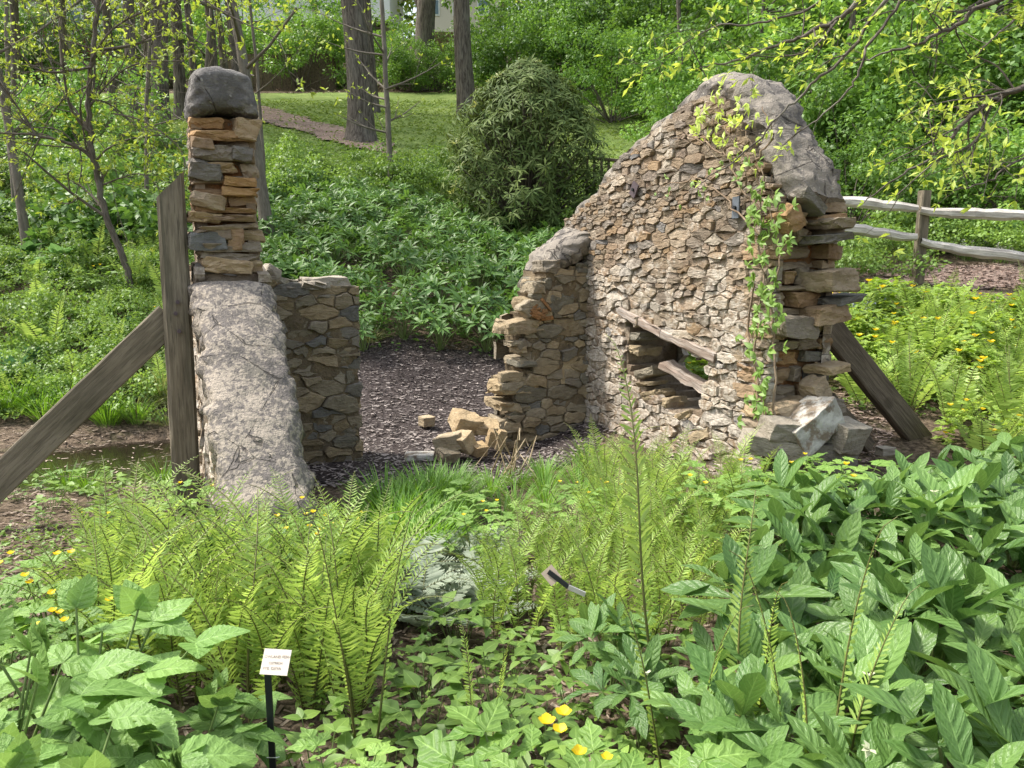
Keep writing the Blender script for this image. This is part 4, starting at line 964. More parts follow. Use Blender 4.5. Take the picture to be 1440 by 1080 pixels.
for q in scatter(bed, .27, rng):
    k = rng.random()
    if k < .58: put('celandine_poppy', 'dense yellow flowering poppy mound in the bed behind the diagonal plank', 'poppy', 'poppies in the bed behind the plank', PD[rng.integers(3)], q[0], q[1], rng.uniform(.8, 1.25))
    else: fern(q[0], q[1], 'airy light green fern in the flower bed behind the diagonal plank', 'ferns in the bed behind the plank', FRW+FR[:2], 9, rng.uniform(.9, 1.3), 20)

# broad leaved plants, lower left
BT = [leaf_t(22, .72, .12, c, 'ovate', .045, .006) for c in (.15, .35, .5)]
def bigleaf_mesh(seed, n=14, h=.5, L=.165):
    rng = np.random.default_rng(seed); mb = MB(); ms = MB()
    for k in range(n):
        a = k*2.4+rng.normal(0, .3); r = .30*math.sqrt((k+.2)/n); hh = h*rng.uniform(.55, 1.); c = np.array([r*math.cos(a), r*math.sin(a), hh])
        ms.tube([c*[.05, .05, 0], c*[.5, .5, .62], c], [.006, .005, .003], 5, 0, .4, False); rad = np.array([math.cos(a), math.sin(a), 0])
        for f, s in ((0, 1.), (1.25, .85), (-1.25, .85)):
            d = np.array([rad[0]*math.cos(f)-rad[1]*math.sin(f), rad[0]*math.sin(f)+rad[1]*math.cos(f), rng.uniform(-.25, .3)])
            mb.inst(BT[rng.integers(3)], frames(d[None], np.array([[rng.normal(0, .2), rng.normal(0, .2)-.1, 1.]]), [L*s*rng.uniform(.75, 1.15)]), c[None], np.array([rng.random()]), 0)
    for j in range(3):
        c = np.array([rng.normal(0, .08), rng.normal(0, .08), h*1.05]); ms.tube([c*[.2, .2, .3], c], [.005, .003], 5, 0, .5, False)
        for f in range(4): mb.inst(BT[0], frames((sph(rng, 1)*[1, 1, .2]+[0, 0, 1.2]), np.array([[0, -1., .3]]), [L*.55]), c[None], np.array([.9]), 0)
    return [template(mb.build('foliage', M['bigleaf'])), template(ms.build('stems', M['stalk']))]
GM = [bigleaf_mesh(400+k) for k in range(3)]
for k, (px, y, s, lab) in enumerate(((110, 1.72, .98, 'tallest broad leaved plant with toothed leaves in the lower left'), (-20, 1.55, .95, 'toothed leaf plant cut by the left edge of the picture'), (60, 1.30, .85, 'toothed leaf plant with the biggest leaves at the lower left corner'), (235, 1.60, .72, 'toothed leaf plant just left of the plant label stake'), (170, 1.28, .75, 'low toothed leaf plant at the lower edge'), (300, 1.80, .55, 'small toothed leaf plant behind the plant label plate'))):
    q = px2(px, y); put('baneberry', lab, 'leafy plant', None, GM[k % 3], q[0], q[1], s)

# small weeds and litter
WT = [leaf_t(4, .6, .15, c, 'ovate') for c in (.1, .3)]
def weed_mesh(seed, n=12, h=.14, L=.045, leafm='weed', T=WT):
    rng = np.random.default_rng(seed); mb = MB(); a = rng.uniform(0, 6.28, n); r = .09*np.sqrt(rng.random(n)); c = np.stack([r*np.cos(a), r*np.sin(a), h*rng.uniform(.3, 1, n)], -1)
    for k in range(n): mb.tube([c[k]*[.4, .4, 0], c[k]], [.0018, .0012], 3, 1, .5, False)
    for f in (-1.2, 0, 1.2):
        d = np.stack([np.cos(a+f), np.sin(a+f), rng.uniform(-.2, .5, n)], -1); mb.inst(T[rng.integers(2)], frames(d, np.array([0, 0, 1.])+rng.normal(0, .25, (n, 3)), L*rng.uniform(.6, 1.2, n)), c, rng.random(n), 0)
    return mb.build('weed', [M[leafm], M['stalk']])
WM = [template(weed_mesh(500+k, 12, .13, .05)) for k in range(4)]
def single(tm, name, label, cat, group, x, y, sc, dz=0.):
    o = tm.copy(); COL.objects.link(o); o.name = name; o.location = (x, y, float(gz(x, y))+dz); o.rotation_euler = (0, 0, rng.uniform(0, 6.28)); o.scale = (sc,)*3
    return tag(o, label, cat, group)
for q in scatter([px2(440, 2.5), px2(650, 2.75), px2(960, 2.5), px2(980, 1.3), px2(520, 1.2), px2(430, 1.4)], .20, rng):
    if abs(q[0]+.02) < .16 and 1.2 < q[1] < 1.55: continue
    single(WM[rng.integers(4)], 'weed', 'low green weed growing in the open leaf litter', 'weed', 'weeds in the open litter', q[0], q[1], rng.uniform(.7, 1.5))
def scatter_mesh(name, poly, n, L, mats, rng, h=(0, .02), T=RHOMB, upb=1., off=.0, kind='stuff', flat=0., clump=0.):
    p = np.array(poly); X = rng.uniform(p[:, 0].min(), p[:, 0].max(), n*3); Y = rng.uniform(p[:, 1].min(), p[:, 1].max(), n*3)
    k = inpoly(X, Y, poly)
    if clump: k &= (np.sin(X*2.3+np.sin(Y*1.7)*2)+np.sin(Y*2.9+X)+rng.normal(0, .5, len(X))) > clump
    X, Y = X[k][:n], Y[k][:n]; n = len(X); a = rng.uniform(0, 6.28, n)
    d = np.stack([np.cos(a), np.sin(a), rng.uniform(-.3, .6, n)*(1-flat)], -1); up = np.array([0, 0, upb])+rng.normal(0, .5*(1-flat*.6), (n, 3))
    mb = MB(); mb.inst(T, frames(d, up, rng.uniform(L[0], L[1], n)), np.stack([X, Y, gz(X, Y)+off+rng.uniform(h[0], h[1], n)], -1), rng.random(n), 0)
    return tag(mb.build(name, mats), kind=kind)
CHIP = (np.array([(-.14, 0, 0), (.14, 0, 0), (.10, 1, .03), (-.12, .9, .0)]), np.array([(0, 1, 2, 3)]), RHOMB[2])
near = [px2(-200, 4.2), px2(1500, 4.2), px2(1800, 1.1), px2(-400, 1.1)]
scatter_mesh('leaf_litter', near, 9000, (.015, .05), M['litter'], rng, (.004, .02), CHIP, flat=.7)
scatter_mesh('leaf_litter', [(-4.4, 4.2), (-1.9, 4.2), (-2.2, 6.8), (-4.9, 6.8)], 2200, (.02, .07), M['litter'], rng, (.004, .02), CHIP, flat=.8)

for q in scatter([px2(-60, 4.1), px2(235, 4.1), px2(225, 5.0), px2(-60, 5.2)], .27, rng):
    single(WM[rng.integers(4)], 'weed', 'small green seedling on the muddy shore below the left strut', 'weed', 'seedlings on the muddy shore', q[0], q[1], rng.uniform(.6, 1.3))
scatter_mesh('mulch_chips', mulch_poly, 9000, (.015, .06), M['chip'], rng, (.016, .03), CHIP, flat=.75)
scatter_mesh('bark_chips', [px2(1150, 4.6), px2(1210, 5.0), px2(1300, 6.3), px2(1190, 7.0), px2(1140, 5.5)], 1500, (.02, .06), M['chip_brown'], rng, (.005, .03), CHIP, flat=.7)
scatter_mesh('path_chips', side_poly, 3000, (.03, .09), M['chip_brown'], rng, (.015, .03), CHIP, flat=.7)
scatter_mesh('low_ground_cover', [px2(430, 2.6), px2(700, 2.75), px2(980, 2.4), px2(980, 1.2), px2(430, 1.2)], 1800, (.012, .03), M['weed'], rng, (.01, .05), RHOMBW)

# grasses
def tuft_mesh(seed, n=90, L=.28, r=.10, mat='grass', lean=.6):
    rng = np.random.default_rng(seed); a = rng.uniform(0, 6.28, n); rr = r*np.sqrt(rng.random(n)); b = np.stack([rr*np.cos(a), rr*np.sin(a), np.zeros(n)], -1)
    d = np.stack([np.cos(a)*lean*rng.uniform(.1, 1.2, n), np.sin(a)*lean*rng.uniform(.1, 1.2, n), np.ones(n)], -1)
    mb = MB(); mb.inst(BLADE, frames(d, np.stack([-np.cos(a)*1., -np.sin(a)*1., np.full(n, .5)], -1), L*rng.uniform(.5, 1.15, n)), b, rng.random(n), 0)
    return mb.build('grass_tuft', M[mat])
TG = [template(tuft_mesh(600+k, 110, .30, .09)) for k in range(3)]
TS = [template(tuft_mesh(610+k, 120, .34, .07, 'sedge', 1.3)) for k in range(2)]
for q in scatter([px2(540, 4.5), px2(625, 4.9), px2(640, 4.6), px2(620, 3.7), px2(545, 3.6)], .10, rng):
    single(TG[rng.integers(3)], 'grass_tuft', 'deep green grass tuft below the heap of tan stones', 'grass', 'grass tufts below the tan stones', q[0], q[1], rng.uniform(.75, 1.1))
for q in scatter([px2(640, 5.0), px2(830, 5.6), px2(830, 4.6), px2(650, 4.3)], .22, rng):
    single(TG[rng.integers(3)], 'grass_tuft', 'thin grass tuft at the foot of the return wall', 'grass', 'grass tufts by the return wall', q[0], q[1], rng.uniform(.5, .8))
for q in scatter([px2(-60, 6.95), px2(250, 6.95), px2(250, 7.5), px2(-60, 7.6)], .24, rng):
    single((TG+TS)[rng.integers(5)], 'grass_tuft', 'grass tuft overhanging the far edge of the pond', 'grass', 'grass tufts along the pond edge', q[0], q[1], rng.uniform(.7, 1.15))
for px, y, s, lab in ((150, 6.9, 1.15, 'bright grass tuft on the near bank of the pond'), (25, 7.3, 1.3, 'bright grass tuft behind the left strut above the water'), (60, 7.6, 1.1, 'second grass tuft behind the left strut'), (90, 5.0, .7, 'small grass tuft on the muddy shore'), (225, 5.0, .7, 'small grass tuft beside the foot of the upright post'), (120, 4.9, .6, 'thin grass tuft lowest on the muddy shore'), (205, 5.9, .55, 'few grass blades standing in the pond')):
    q = px2(px, y); single(TG[int(px) % 3], 'grass_tuft', lab, 'grass', None, q[0], q[1], s)
for px, y, s, lab in ((225, 7.6, 1.6, 'arching sedge clump behind the upright post'), (195, 8.0, 1.3, 'brownish sedge clump left of the upright post'), (520, 8.9, 1.0, 'dark sedge clump at the end of the low back wall')):
    q = px2(px, y); single(TS[int(px) % 2], 'sedge_clump', lab, 'sedge', None, q[0], q[1], s)
# dry bent stalks by the return wall
mb = MB(); o0 = P(715, 655, 5.3)
for k in range(11):
    a = o0+np.array([rng.normal(0, .10), rng.normal(0, .08), -.05]); b = a+np.array([rng.normal(.05, .10), rng.normal(0, .06), rng.uniform(.15, .34)]); c = b+np.array([rng.normal(.03, .13), rng.normal(0, .08), rng.uniform(-.22, .02)])
    mb.tube([a, b, c], [.006, .005, .003], 5, 0, rng.random())
tag(mb.build('dry_stalks', M['dry'], None, tuple(o0)), 'bent straw coloured dry stalks leaning at the foot of the return wall', 'dry stalks')

# ------------------------------------------------------------------ vine on the gable wall
r = thing('climbing_vine', 'light green creeper climbing the near edge of the gable wall', 'vine', tuple(R0+A*.2))
ms, ml = MB(), MB(); VT = [leaf_t(4, .5, .15, c, 'ovate') for c in (.15, .35)]
def von(px, py, off=.05): return onplane(px, py, R0-N_*off, N_)
stems = [[(1065, 640), (1068, 560), (1060, 470), (1075, 400), (1066, 330), (1075, 250), (1055, 200), (1040, 170)], [(1085, 630), (1092, 520), (1085, 420), (1100, 360), (1085, 300), (1085, 250)],
         [(1070, 300), (1030, 240), (1010, 200), (1000, 160)], [(1075, 270), (1050, 220), (1015, 175), (985, 160)], [(1068, 330), (1030, 290), (985, 250), (930, 262)], [(1062, 230), (1090, 190), (1070, 150)], [(1060, 400), (1050, 470), (1070, 540), (1075, 600)], [(1040, 200), (1010, 215), (970, 190), (945, 195)]]
lp_ = []
for st in stems:
    q = np.array([von(*p) for p in st]); t = np.linspace(0, len(q)-1, len(q)*5); q = np.stack([np.interp(t, range(len(q)), q[:, c]) for c in range(3)], 1)+rng.normal(0, .008, (len(t), 3))
    ms.tube(q, np.linspace(.008, .003, len(q)), 5, 0, rng.random())
dens = [(1062, 615, 22, 20, .055), (1065, 560, 22, 34, .06), (1072, 465, 30, 40, .06), (1085, 410, 26, 36, .055), (1065, 330, 20, 20, .055), (1080, 295, 26, 40, .055), (1060, 370, 12, 14, .05), (1060, 250, 20, 16, .05), (1035, 165, 34, 26, .045), (1000, 140, 18, 22, .05), (990, 180, 18, 14, .045), (1085, 190, 22, 14, .045), (935, 265, 16, 8, .035), (985, 262, 18, 10, .035), (1020, 235, 26, 14, .04), (1045, 210, 30, 12, .04), (1100, 340, 14, 16, .05)]
for (px, py, sp, n, L) in dens:
    for _ in range(int(n*.5)):
        c = von(px+rng.normal(0, sp*.55), py+rng.normal(0, sp*.8), rng.uniform(.06, .13)); a = rng.uniform(0, 6.28); d0 = A*math.cos(a)+Zv*math.sin(a)*.7-N_*.25
        for f in (-.9, 0, .9):
            d = d0*math.cos(f)+np.cross(-N_, d0)*math.sin(f)-Zv*.2; ml.inst(VT[rng.integers(2)], frames(d[None], (-N_+Zv*.7+rng.normal(0, .3, 3))[None], [L*rng.uniform(.7, 1.3)]), c[None], np.array([rng.random()]), 0 if py > 230 else 1)
ms.build('vine_stem', M['vine'], r, tuple(R0+A*.2)); ml.build('foliage', [M['weed'], M['yellowgreen']], r, tuple(R0+A*.2))

# ------------------------------------------------------------------ plant labels
q = px2(382, 1.66); q = np.array([q[0], q[1], 0]); q[2] = gz(q[0], q[1])
top = P(385, 945, 1.66); r = thing('plant_label', 'pale engraved plant label tilted on a black stake among ferns', 'plant label', (q[0], q[1], q[2]))
mb = MB(); mb.strut(q-Zv*.02, np.array([q[0], q[1], top[2]]), .016, .006, (1, 0, 0), .5, 0, 4, .0003); mb.build('stake', M['black_metal'], r, tuple(q))
pc = P(388, 931, 1.655); tx = np.array([1, .08, 0.]); ty = nrmz(np.array([.05, .62, .78])); tn = np.cross(nrmz(tx), ty)
mb = MB(); mb.strut(pc-ty*.029, pc+ty*.029, .064, .0025, tx, .5, 0, 2, .0001); pl = mb.build('plate', M['plate'], r, tuple(q))
for k, (txt, dx, dy, sz) in enumerate((('LOWLAND FERN', 0, .012, .0085), ('OSTRICH', 0, -.002, .0075), ('PTE. OXYA', -.006, -.014, .0085))):
    cu = bpy.data.curves.new('lettering', 'FONT'); cu.body = txt; cu.size = sz; cu.align_x = 'CENTER'; cu.extrude = .0002; cu.materials.append(M['ink'])
    o = bpy.data.objects.new('lettering', cu); COL.objects.link(o); bpy.context.view_layer.update()
    me = bpy.data.meshes.new_from_object(o.evaluated_get(bpy.context.evaluated_depsgraph_get())); bpy.data.objects.remove(o)
    o = bpy.data.objects.new('lettering', me); COL.objects.link(o); o.parent = pl
    mt = Matrix.Identity(4); X = nrmz(tx)
    for i in range(3): mt[i][0], mt[i][1], mt[i][2] = X[i], ty[i], tn[i]
    w = pc+X*dx+ty*(dy-.003)+tn*.0018-q
    for i in range(3): mt[i][3] = w[i]
    o.matrix_local = mt
mb = MB(); w = P(386, 1063, 1.65); mb.tube([w+[-.016, -.006, 0], w+[-.006, -.008, .001], w+[.008, -.008, .001], w+[.013, -.004, 0]], [.0014]*4, 5); mb.build('wire_tie', M['steel'], r, tuple(q))
c = P(782, 812, 2.55); r = thing('plant_label', 'fallen plant label seen from behind, lying tilted in the ferns', 'plant label', tuple(c))
e1 = P(768, 800, 2.55); e2 = P(783, 818, 2.53); e3 = P(823, 836, 2.48)
mb = MB(); mb.strut(e1+[.0, 0, 0], e2, .05, .003, P(790, 808, 2.55)-P(768, 822, 2.55), .5, 0, 2, .0002); pl = mb.build('plate', M['plate_back'], r, tuple(c))
mb = MB(); mb.strut(e1+(e2-e1)*.2+[0, -.006, .002], e2+(e3-e2)*.42, .018, .005, [.3, 0, .9], .5, 0, 2, .0002); mb.build('stake', M['black_metal'], r, tuple(c))
mb = MB(); mb.strut(e2+(e3-e2)*.42, e3, .018, .006, [.3, 0, .9], .5, 0, 2, .0002); mb.build('stake_tip', M['steel'], r, tuple(c))
rg = np.random.default_rng(90); n = 260; X = rg.uniform(-4.2, -2.0, n); Y = rg.uniform(5.0, 6.9, n); a = rg.uniform(0, 6.28, n); mb = MB()
mb.inst(CHIP, frames(np.stack([np.cos(a), np.sin(a), rg.normal(0, .03, n)], -1), np.tile([0, 0, 1.], (n, 1))+rg.normal(0, .06, (n, 3)), rg.uniform(.02, .06, n)), np.stack([X, Y, np.maximum(gz(X, Y)+.008, -.080)], -1), rg.random(n), 0)
tag(mb.build('floating_leaves', M['litter']), kind='stuff')
# ------------------------------------------------------------------ shrubs and trees behind
def crown_pts(rng, n, rad, nc, clump=.26, bottom=-.6, shell=.55, pw=1.):
    c = sph(rng, nc*3); c = c[c[:, 2] > bottom][:nc]; c = c*(shell+(1-shell)*rng.random((len(c), 1)))
    c *= (1+.28*np.sin(c[:, :1]*3.1+c[:, 1:2]*2.7)+.16*rng.normal(size=(len(c), 1)))
    k = rng.integers(len(c), size=n); g = rng.normal(size=(n, 3)); g = g/np.linalg.norm(g, axis=1, keepdims=True)*rng.random((n, 1))**(1/3)
    s = clump*(.6+.8*rng.random(len(c)))[k][:, None]
    p = c[k]+g*s*[1, 1, .62]
    return p*np.array(rad), g*[1, 1, .62], c*np.array(rad), k
def crown(mb, rng, cen, rad, n, L, nc=40, clump=.26, m=0, T=RHOMBW, bottom=-.6, droop=.25, shell=.55):
    p, g, c, k = crown_pts(rng, n, rad, nc, clump, bottom, shell); d = g+rng.normal(0, .45, (n, 3))-[0, 0, droop]; up = g*.6+np.array([0, 0, .9])+rng.normal(0, .4, (n, 3))
    cr = rng.random(len(c)); mb.inst(T, frames(d, up, rng.uniform(L*.65, L*1.3, n)), p+np.array(cen), np.clip(cr[k]*.55+rng.random(n)*.45, 0, 1), m)
    return c+np.array(cen)
def shrub_mesh(seed, rad, n, L, mat, nc=45, clump=.26, stemm='twig', bottom=-.55, T=RHOMBW, shell=.55):
    rng = np.random.default_rng(seed); mb, ms = MB(), MB(); cen = np.array([0, 0, rad[2]*.62]); c = crown(mb, rng, cen, rad, n, L, nc, clump, 0, T, bottom, shell=shell)
    for q in c[::3]:
        b = np.array([rng.normal(0, .06), rng.normal(0, .06), 0]); md = b*.5+q*[.45, .45, .55]
        ms.tube([b, md, q], [rad[2]*.016, rad[2]*.010, rad[2]*.004], 5, 0, rng.random(), False)
    return [template(mb.build('foliage', M[mat])), template(ms.build('stems', M[stemm]))]
SL = [shrub_mesh(700+k, (1.6, 1.5, 1.5), 7500, .085, 'shrub', 60, .23) for k in range(3)]
SDk = [shrub_mesh(720+k, (1.7, 1.6, 1.6), 7000, .085, 'shrub_dark', 55, .25) for k in range(3)]
SW = [shrub_mesh(740+k, (1.1, 1.0, .62), 2600, .075, 'weed', 40, .25, 'stalk', -.2) for k in range(3)]
SY = [shrub_mesh(750+k, (1.0, .9, .42), 2400, .055, 'yellowgreen', 45, .22, 'stalk', -.1) for k in range(2)]
SHe = [shrub_mesh(760+k, (1.0, .9, .55), 1700, .12, 'hell_bank', 34, .26, 'stalk', -.2) for k in range(2)]
rng = np.random.default_rng(21)
def shrub(tms, px, py, D, sc, label, group, name='shrub', cat='shrub', sink=.05, xy=None):
    if xy is None: q = px2(px, D)
    else: q = xy
    o = put(name, label, cat, group, tms, q[0], q[1], 1, dz=-sink); s = np.array([sc, sc, sc])*rng.uniform(.9, 1.1, 3) if np.isscalar(sc) else np.array(sc); o.scale = s; return o
# big light green shrubs behind the fence on the right
for px, D, s in ((860, 25, 1.2), (960, 21, 1.2), (1040, 19, 1.25), (1010, 25, 1.7), (1110, 17.5, 1.35), (1190, 16, 1.3), (1160, 20, 1.75), (1260, 17, 1.6), (1340, 16, 1.55), (1430, 15.5, 1.65), (1520, 16.5, 1.9), (1240, 22, 2.3), (1350, 22, 2.4), (1470, 21, 2.5), (1130, 26, 2.4),
                 (930, 30, 1.9), (1040, 31, 2.4), (1260, 29, 3.1), (1400, 29, 3.2), (1580, 24, 2.9), (1110, 14.8, .8), (1190, 13.6, .75), (1270, 13.8, .9), (1360, 13.6, .95), (1450, 13.2, .95)):
    shrub(SL[rng.integers(3)], px, 0, D, s, 'light green leafy shrub in the tall thicket behind the rail fence', 'thicket behind the rail fence')
# woodland edge shrubs along the top of the lawn
for px, D, s in ((60, 37, 1.5), (140, 38, 1.7), (420, 36, 1.5), (350, 39, 2.), (560, 35, 1.1), (585, 34, .95), (630, 34, .85), (700, 33, 1.3), (760, 35, 2.3), (830, 33, 2.0), (880, 34, 2.1), (940, 36, 2.2), (730, 30, 1.5), (800, 30, 1.5), (600, 39, .9), (480, 38, 1.8), (240, 40, 1.8), (680, 41, 1.0), (860, 41, 2.8), (990, 41, 3.), (-60, 38, 2.2), (-140, 34, 2.2)):
    shrub(SDk[rng.integers(3)] if rng.random() < .35 else SL[rng.integers(3)], px, 0, D, s, 'dark green shrub at the wood edge above the lawn', 'shrubs at the wood edge')
# low leafy plants on the slope, left and centre
def mid(poly, d, kinds, label, group, s0, s1, name='leafy_plant', cat='leafy plant'):
    for q in scatter(poly, d, rng, 3000): shrub(kinds[rng.integers(len(kinds))], 0, 0, 0, rng.uniform(s0, s1), label, group, name, cat, .12, q)
mid([px2(370, 16.0), px2(640, 16.0), px2(650, 18.6), px2(560, 17.6), px2(370, 17.4)], .85, SW, 'bushy light green plant on the slope left of the rhododendron', 'plants left of the rhododendron', .7, 1.0)
mid([px2(-60, 11.5), px2(250, 11.5), px2(260, 17.5), px2(-60, 18.5)], .95, SW+SHe, 'bushy green plant on the slope under the slender multi stemmed tree', 'plants under the slender tree', .75, 1.2)
mid([px2(-80, 7.2), px2(60, 7.15), px2(250, 7.35), px2(240, 11.5), px2(-80, 11.5)], .5, SW, 'low light green plant on the bank above the pond', 'plants above the pond', .36, .6)
mid([px2(260, 9.5), px2(370, 9.5), px2(385, 15.5), px2(260, 15.5)], .8, SW+SHe, 'green plant on the bank just behind the pillar', 'plants behind the pillar', .5, .8)
mid([px2(-60, 18), px2(250, 17.5), px2(330, 19.5), px2(-40, 21)], 1.3, SW+SL[:1], 'loose light green plant at the lower edge of the lawn', 'plants at the lawn edge', .6, 1.0)
mid([px2(835, 13), px2(900, 13.2), px2(1000, 15), px2(850, 17)], 1.0, SW, 'green plant hidden between rhododendron and gable wall', 'plants beside the gable wall', .6, .9)
for px, D, s in ((1195, 10.2, .7), (1230, 11.2, .7), (1380, 12.2, .8), (1440, 12.0, .7), (1310, 12.6, .8), (1270, 12.4, .8), (1480, 12.4, .8)):
    shrub(SW[rng.integers(3)], px, 0, D, s, 'light green plant along the rail fence', 'plants along the rail fence', 'leafy_plant', 'leafy plant')
for px, y, s, lab in ((40, 10.6, 1.5, 'hosta with broad ribbed leaves on the far left bank'), (85, 10.3, 1.7, 'large pale green hosta on the left bank'), (130, 10.8, 1.4, 'hosta nearest the slender tree stem')):
    T = [leaf_t(6, .62, .2, c, 'ovate') for c in (.35, .6)]; rg = np.random.default_rng(int(px)); mb = MB()
    for k in range(3): whorl(mb, np.array([0, 0, .05+.06*k]), np.array([0, 0, 1.]), rg, 8, .24-.03*k, T, 0, (.1+.25*k, .5+.25*k))
    q = px2(px, y); o = mb.build('hosta', M['hosta']); o.location = (q[0], q[1], float(gz(*q))); o.scale = (s,)*3; tag(o, lab, 'hosta')
for px, y, s, lab in ((20, 7.7, 1.5, 'bluish broad leaved plant at the left edge behind the strut'), (45, 8.1, 1.2, 'second bluish broad leaved plant behind the strut'), (180, 8.9, .8, 'dark shiny leaved plant left of the upright post'), (1205, 8.6, .9, 'dark leaved plant tucked behind the gable wall end')):
    T = [leaf_t(6, .45, .2, c, 'ovate') for c in (.35, .6)]; rg = np.random.default_rng(int(px)+5); mb = MB()
    for k in range(3): whorl(mb, np.array([0, 0, .03+.05*k]), np.array([0, 0, 1.]), rg, 8, .24-.03*k, T, 0, (.3+.2*k, .8+.2*k))
    q = px2(px, y); o = mb.build('broad_leaved_plant', M['blue_leaf']); o.location = (q[0], q[1], float(gz(*q))); o.scale = (s,)*3; tag(o, lab, 'leafy plant')
# flowers: bluebells by the wall end and white flowers under the fence
def spike(name, mat, label, cat, group, x, y, h, n, sc=1.):
    r = thing(name, label, cat, (x, y, float(gz(x, y))), group); mb, mf = MB(), MB()
    for k in range(n):
        b = rng.normal(0, .07, 3)*[1, 1, 0]; t = b+[rng.normal(0, .04), rng.normal(0, .04), h*rng.uniform(.8, 1.1)]; mb.tube([b, t], [.004, .003], 4, 0, .5, False)
        for j in range(9): mf.inst(RHOMBW, frames(sph(rng, 3)-[0, 0, .5], np.tile([0, 0, 1.], (3, 1)), np.full(3, .028*sc)), np.tile(b+(t-b)*rng.uniform(.6, 1.02), (3, 1))+rng.normal(0, .012, (3, 3)), rng.random(3))
    mb.inst(BLADE, frames(sph(rng, 26)*[1, 1, .1]+[0, 0, .9], np.tile([0, 0, 1.], (26, 1)), np.full(26, h*.9)), rng.normal(0, .06, (26, 3))*[1, 1, 0], rng.random(26), 1)
    mb.build('stems', [M['stalk'], M['grass']], r); mf.build('blossom', M[mat], r)
for q in scatter([px2(1195, 8.0), px2(1222, 8.1), px2(1222, 8.5), px2(1195, 8.5)], .13, rng): spike('bluebell', 'blue_petal', 'pale blue bluebell beside the broken wall end', 'bluebell', 'bluebells by the wall end', q[0], q[1], .34, 3)
for q in scatter([px2(1350, 11.6), px2(1460, 11.2), px2(1470, 12.2), px2(1360, 12.4)], .38, rng): spike('white_flower', 'white_petal', 'white flowering plant under the rails of the fence', 'flower', 'white flowers under the fence', q[0], q[1], .30, 7, 1.4)

# rhododendron
rg = np.random.default_rng(31); q = px2(742, 14.6); base = np.array([q[0], q[1], float(gz(*q))]); r = thing('rhododendron', 'large dark rounded rhododendron bush with whorled leaves on the bank', 'bush', tuple(base))
mb, ms = MB(), MB(); RT = [leaf_t(2, .27, .25, c, 'lance') for c in (.25, .5)]
H_, W_ = 3.15, 1.42
n = 1750; zz = rg.random(n)**.85; a = rg.uniform(0, 6.28, n); prf = W_*np.clip(np.interp(zz, [0, .12, .3, .55, .75, .9, 1], [.82, .97, 1.02, .96, .78, .52, .12]), 0, 2)*(1+.10*np.sin(a*3+zz*7)+.09*np.sin(a*5-zz*11)+rg.normal(0, .05, n)); rr = prf*np.where(rg.random(n) < .7, rg.uniform(.86, 1.04, n), rg.uniform(.4, .9, n))
C = np.stack([rr*np.cos(a), rr*np.sin(a)*.95, .08+zz*H_], -1)
for k in range(n):
    up = nrmz(np.array([math.cos(a[k]), math.sin(a[k]), .55+zz[k]*.7])+rg.normal(0, .25, 3)); new = rg.random() < .015 and C[k][2] > .8
    whorl(mb, C[k]+base, up, rg, rg.integers(6, 9), .185 if not new else .13, RT, 1 if new else 0, (-.45, .45) if not new else (.3, 1.1))
    if k % 9 == 0: ms.tube([base+[0, 0, .0], base+C[k]*[.5, .5, .6], base+C[k]], [.025, .015, .006], 5, 0, rg.random(), False)
mb.build('foliage', [M['rhodo'], M['rhodo_new']], r, tuple(base)); ms.build('stems', M['twig'], r, tuple(base))

# tall trees
def tree(label, px, D, dia, h=13, lean=0, mat='bark', cr=True, seed=0, group=None, name='tree', flare=1.5, cl=.14, cmat='yellowgreen', cz=.72, nl=2600, xy=None):
    rg = np.random.default_rng(seed+int(px)*3+900); q = px2(px, D) if xy is None else xy; b = np.array([q[0], q[1], float(gz(*q))]); r = thing(name, label, 'tree', tuple(b), group)
    mb = MB(); t = np.linspace(0, 1, 22)**1.5; pts = b+np.stack([lean*t*h+dia*.25*np.sin(t*7+seed), rg.normal(0, .05)*t*h, t*h-.15], -1)
    rad = dia/2*(1-.62*t)*(1+(flare-1)*np.exp(-t*h/.35)); mb.tube(pts, rad, 14, 0, rg.random())
    lim = []
    for k in range(9):
        s = rg.uniform(.5, .98); i = int(s*21); p = pts[i]; a = rg.uniform(0, 6.28); L = h*.3*rg.uniform(.5, 1.)*(1.2-s*.6)
        e = p+[math.cos(a)*L, math.sin(a)*L, L*rg.uniform(.3, .9)]; m_ = (p+e)/2+rg.normal(0, L*.06, 3)-[0, 0, L*.08]; mb.tube([p, m_, e], [rad[i]*.45, rad[i]*.3, .02], 6, 0, rg.random(), False); lim.append(e)
    mb.build('trunk', M[mat], r, tuple(b))
    if cr:
        mc = MB()
        for e in lim: crown(mc, rg, e, np.array([h*.13, h*.13, h*.09])*rg.uniform(.8, 1.2), nl//9, cl, 14, .3, 0, RHOMBW, -1)
        mc.build('crown', M[cmat], r, tuple(b))
    return r
tree('thick straight dark trunk standing on the lawn beside the woodchip path', 499, 21.5, .72, 15, seed=1)
tree('slimmer grey trunk standing close behind the thick lawn trunk', 521, 27, .40, 14, seed=2)
tree('straight furrowed trunk rising behind the rhododendron', 657, 26.5, .63, 15, seed=3)
tree('broad flaring trunk left of the cream house', 606, 35, .95, 15, seed=4, flare=1.9)
for k, (px, D, dia) in enumerate(((196, 21, .34), (232, 22.5, .50), (256, 25, .38), (300, 27, .33), (335, 24, .36), (214, 29, .45), (95, 29, .3), (165, 26, .30), (280, 23.5, .22), (20, 25, .3), (-40, 22, .3), (318, 31, .3))):
    tree('grey trunk in the stand of trees behind the left wall', px, D, dia, 13, rng.normal(0, .02), seed=10+k, group='tree stand behind the left wall')
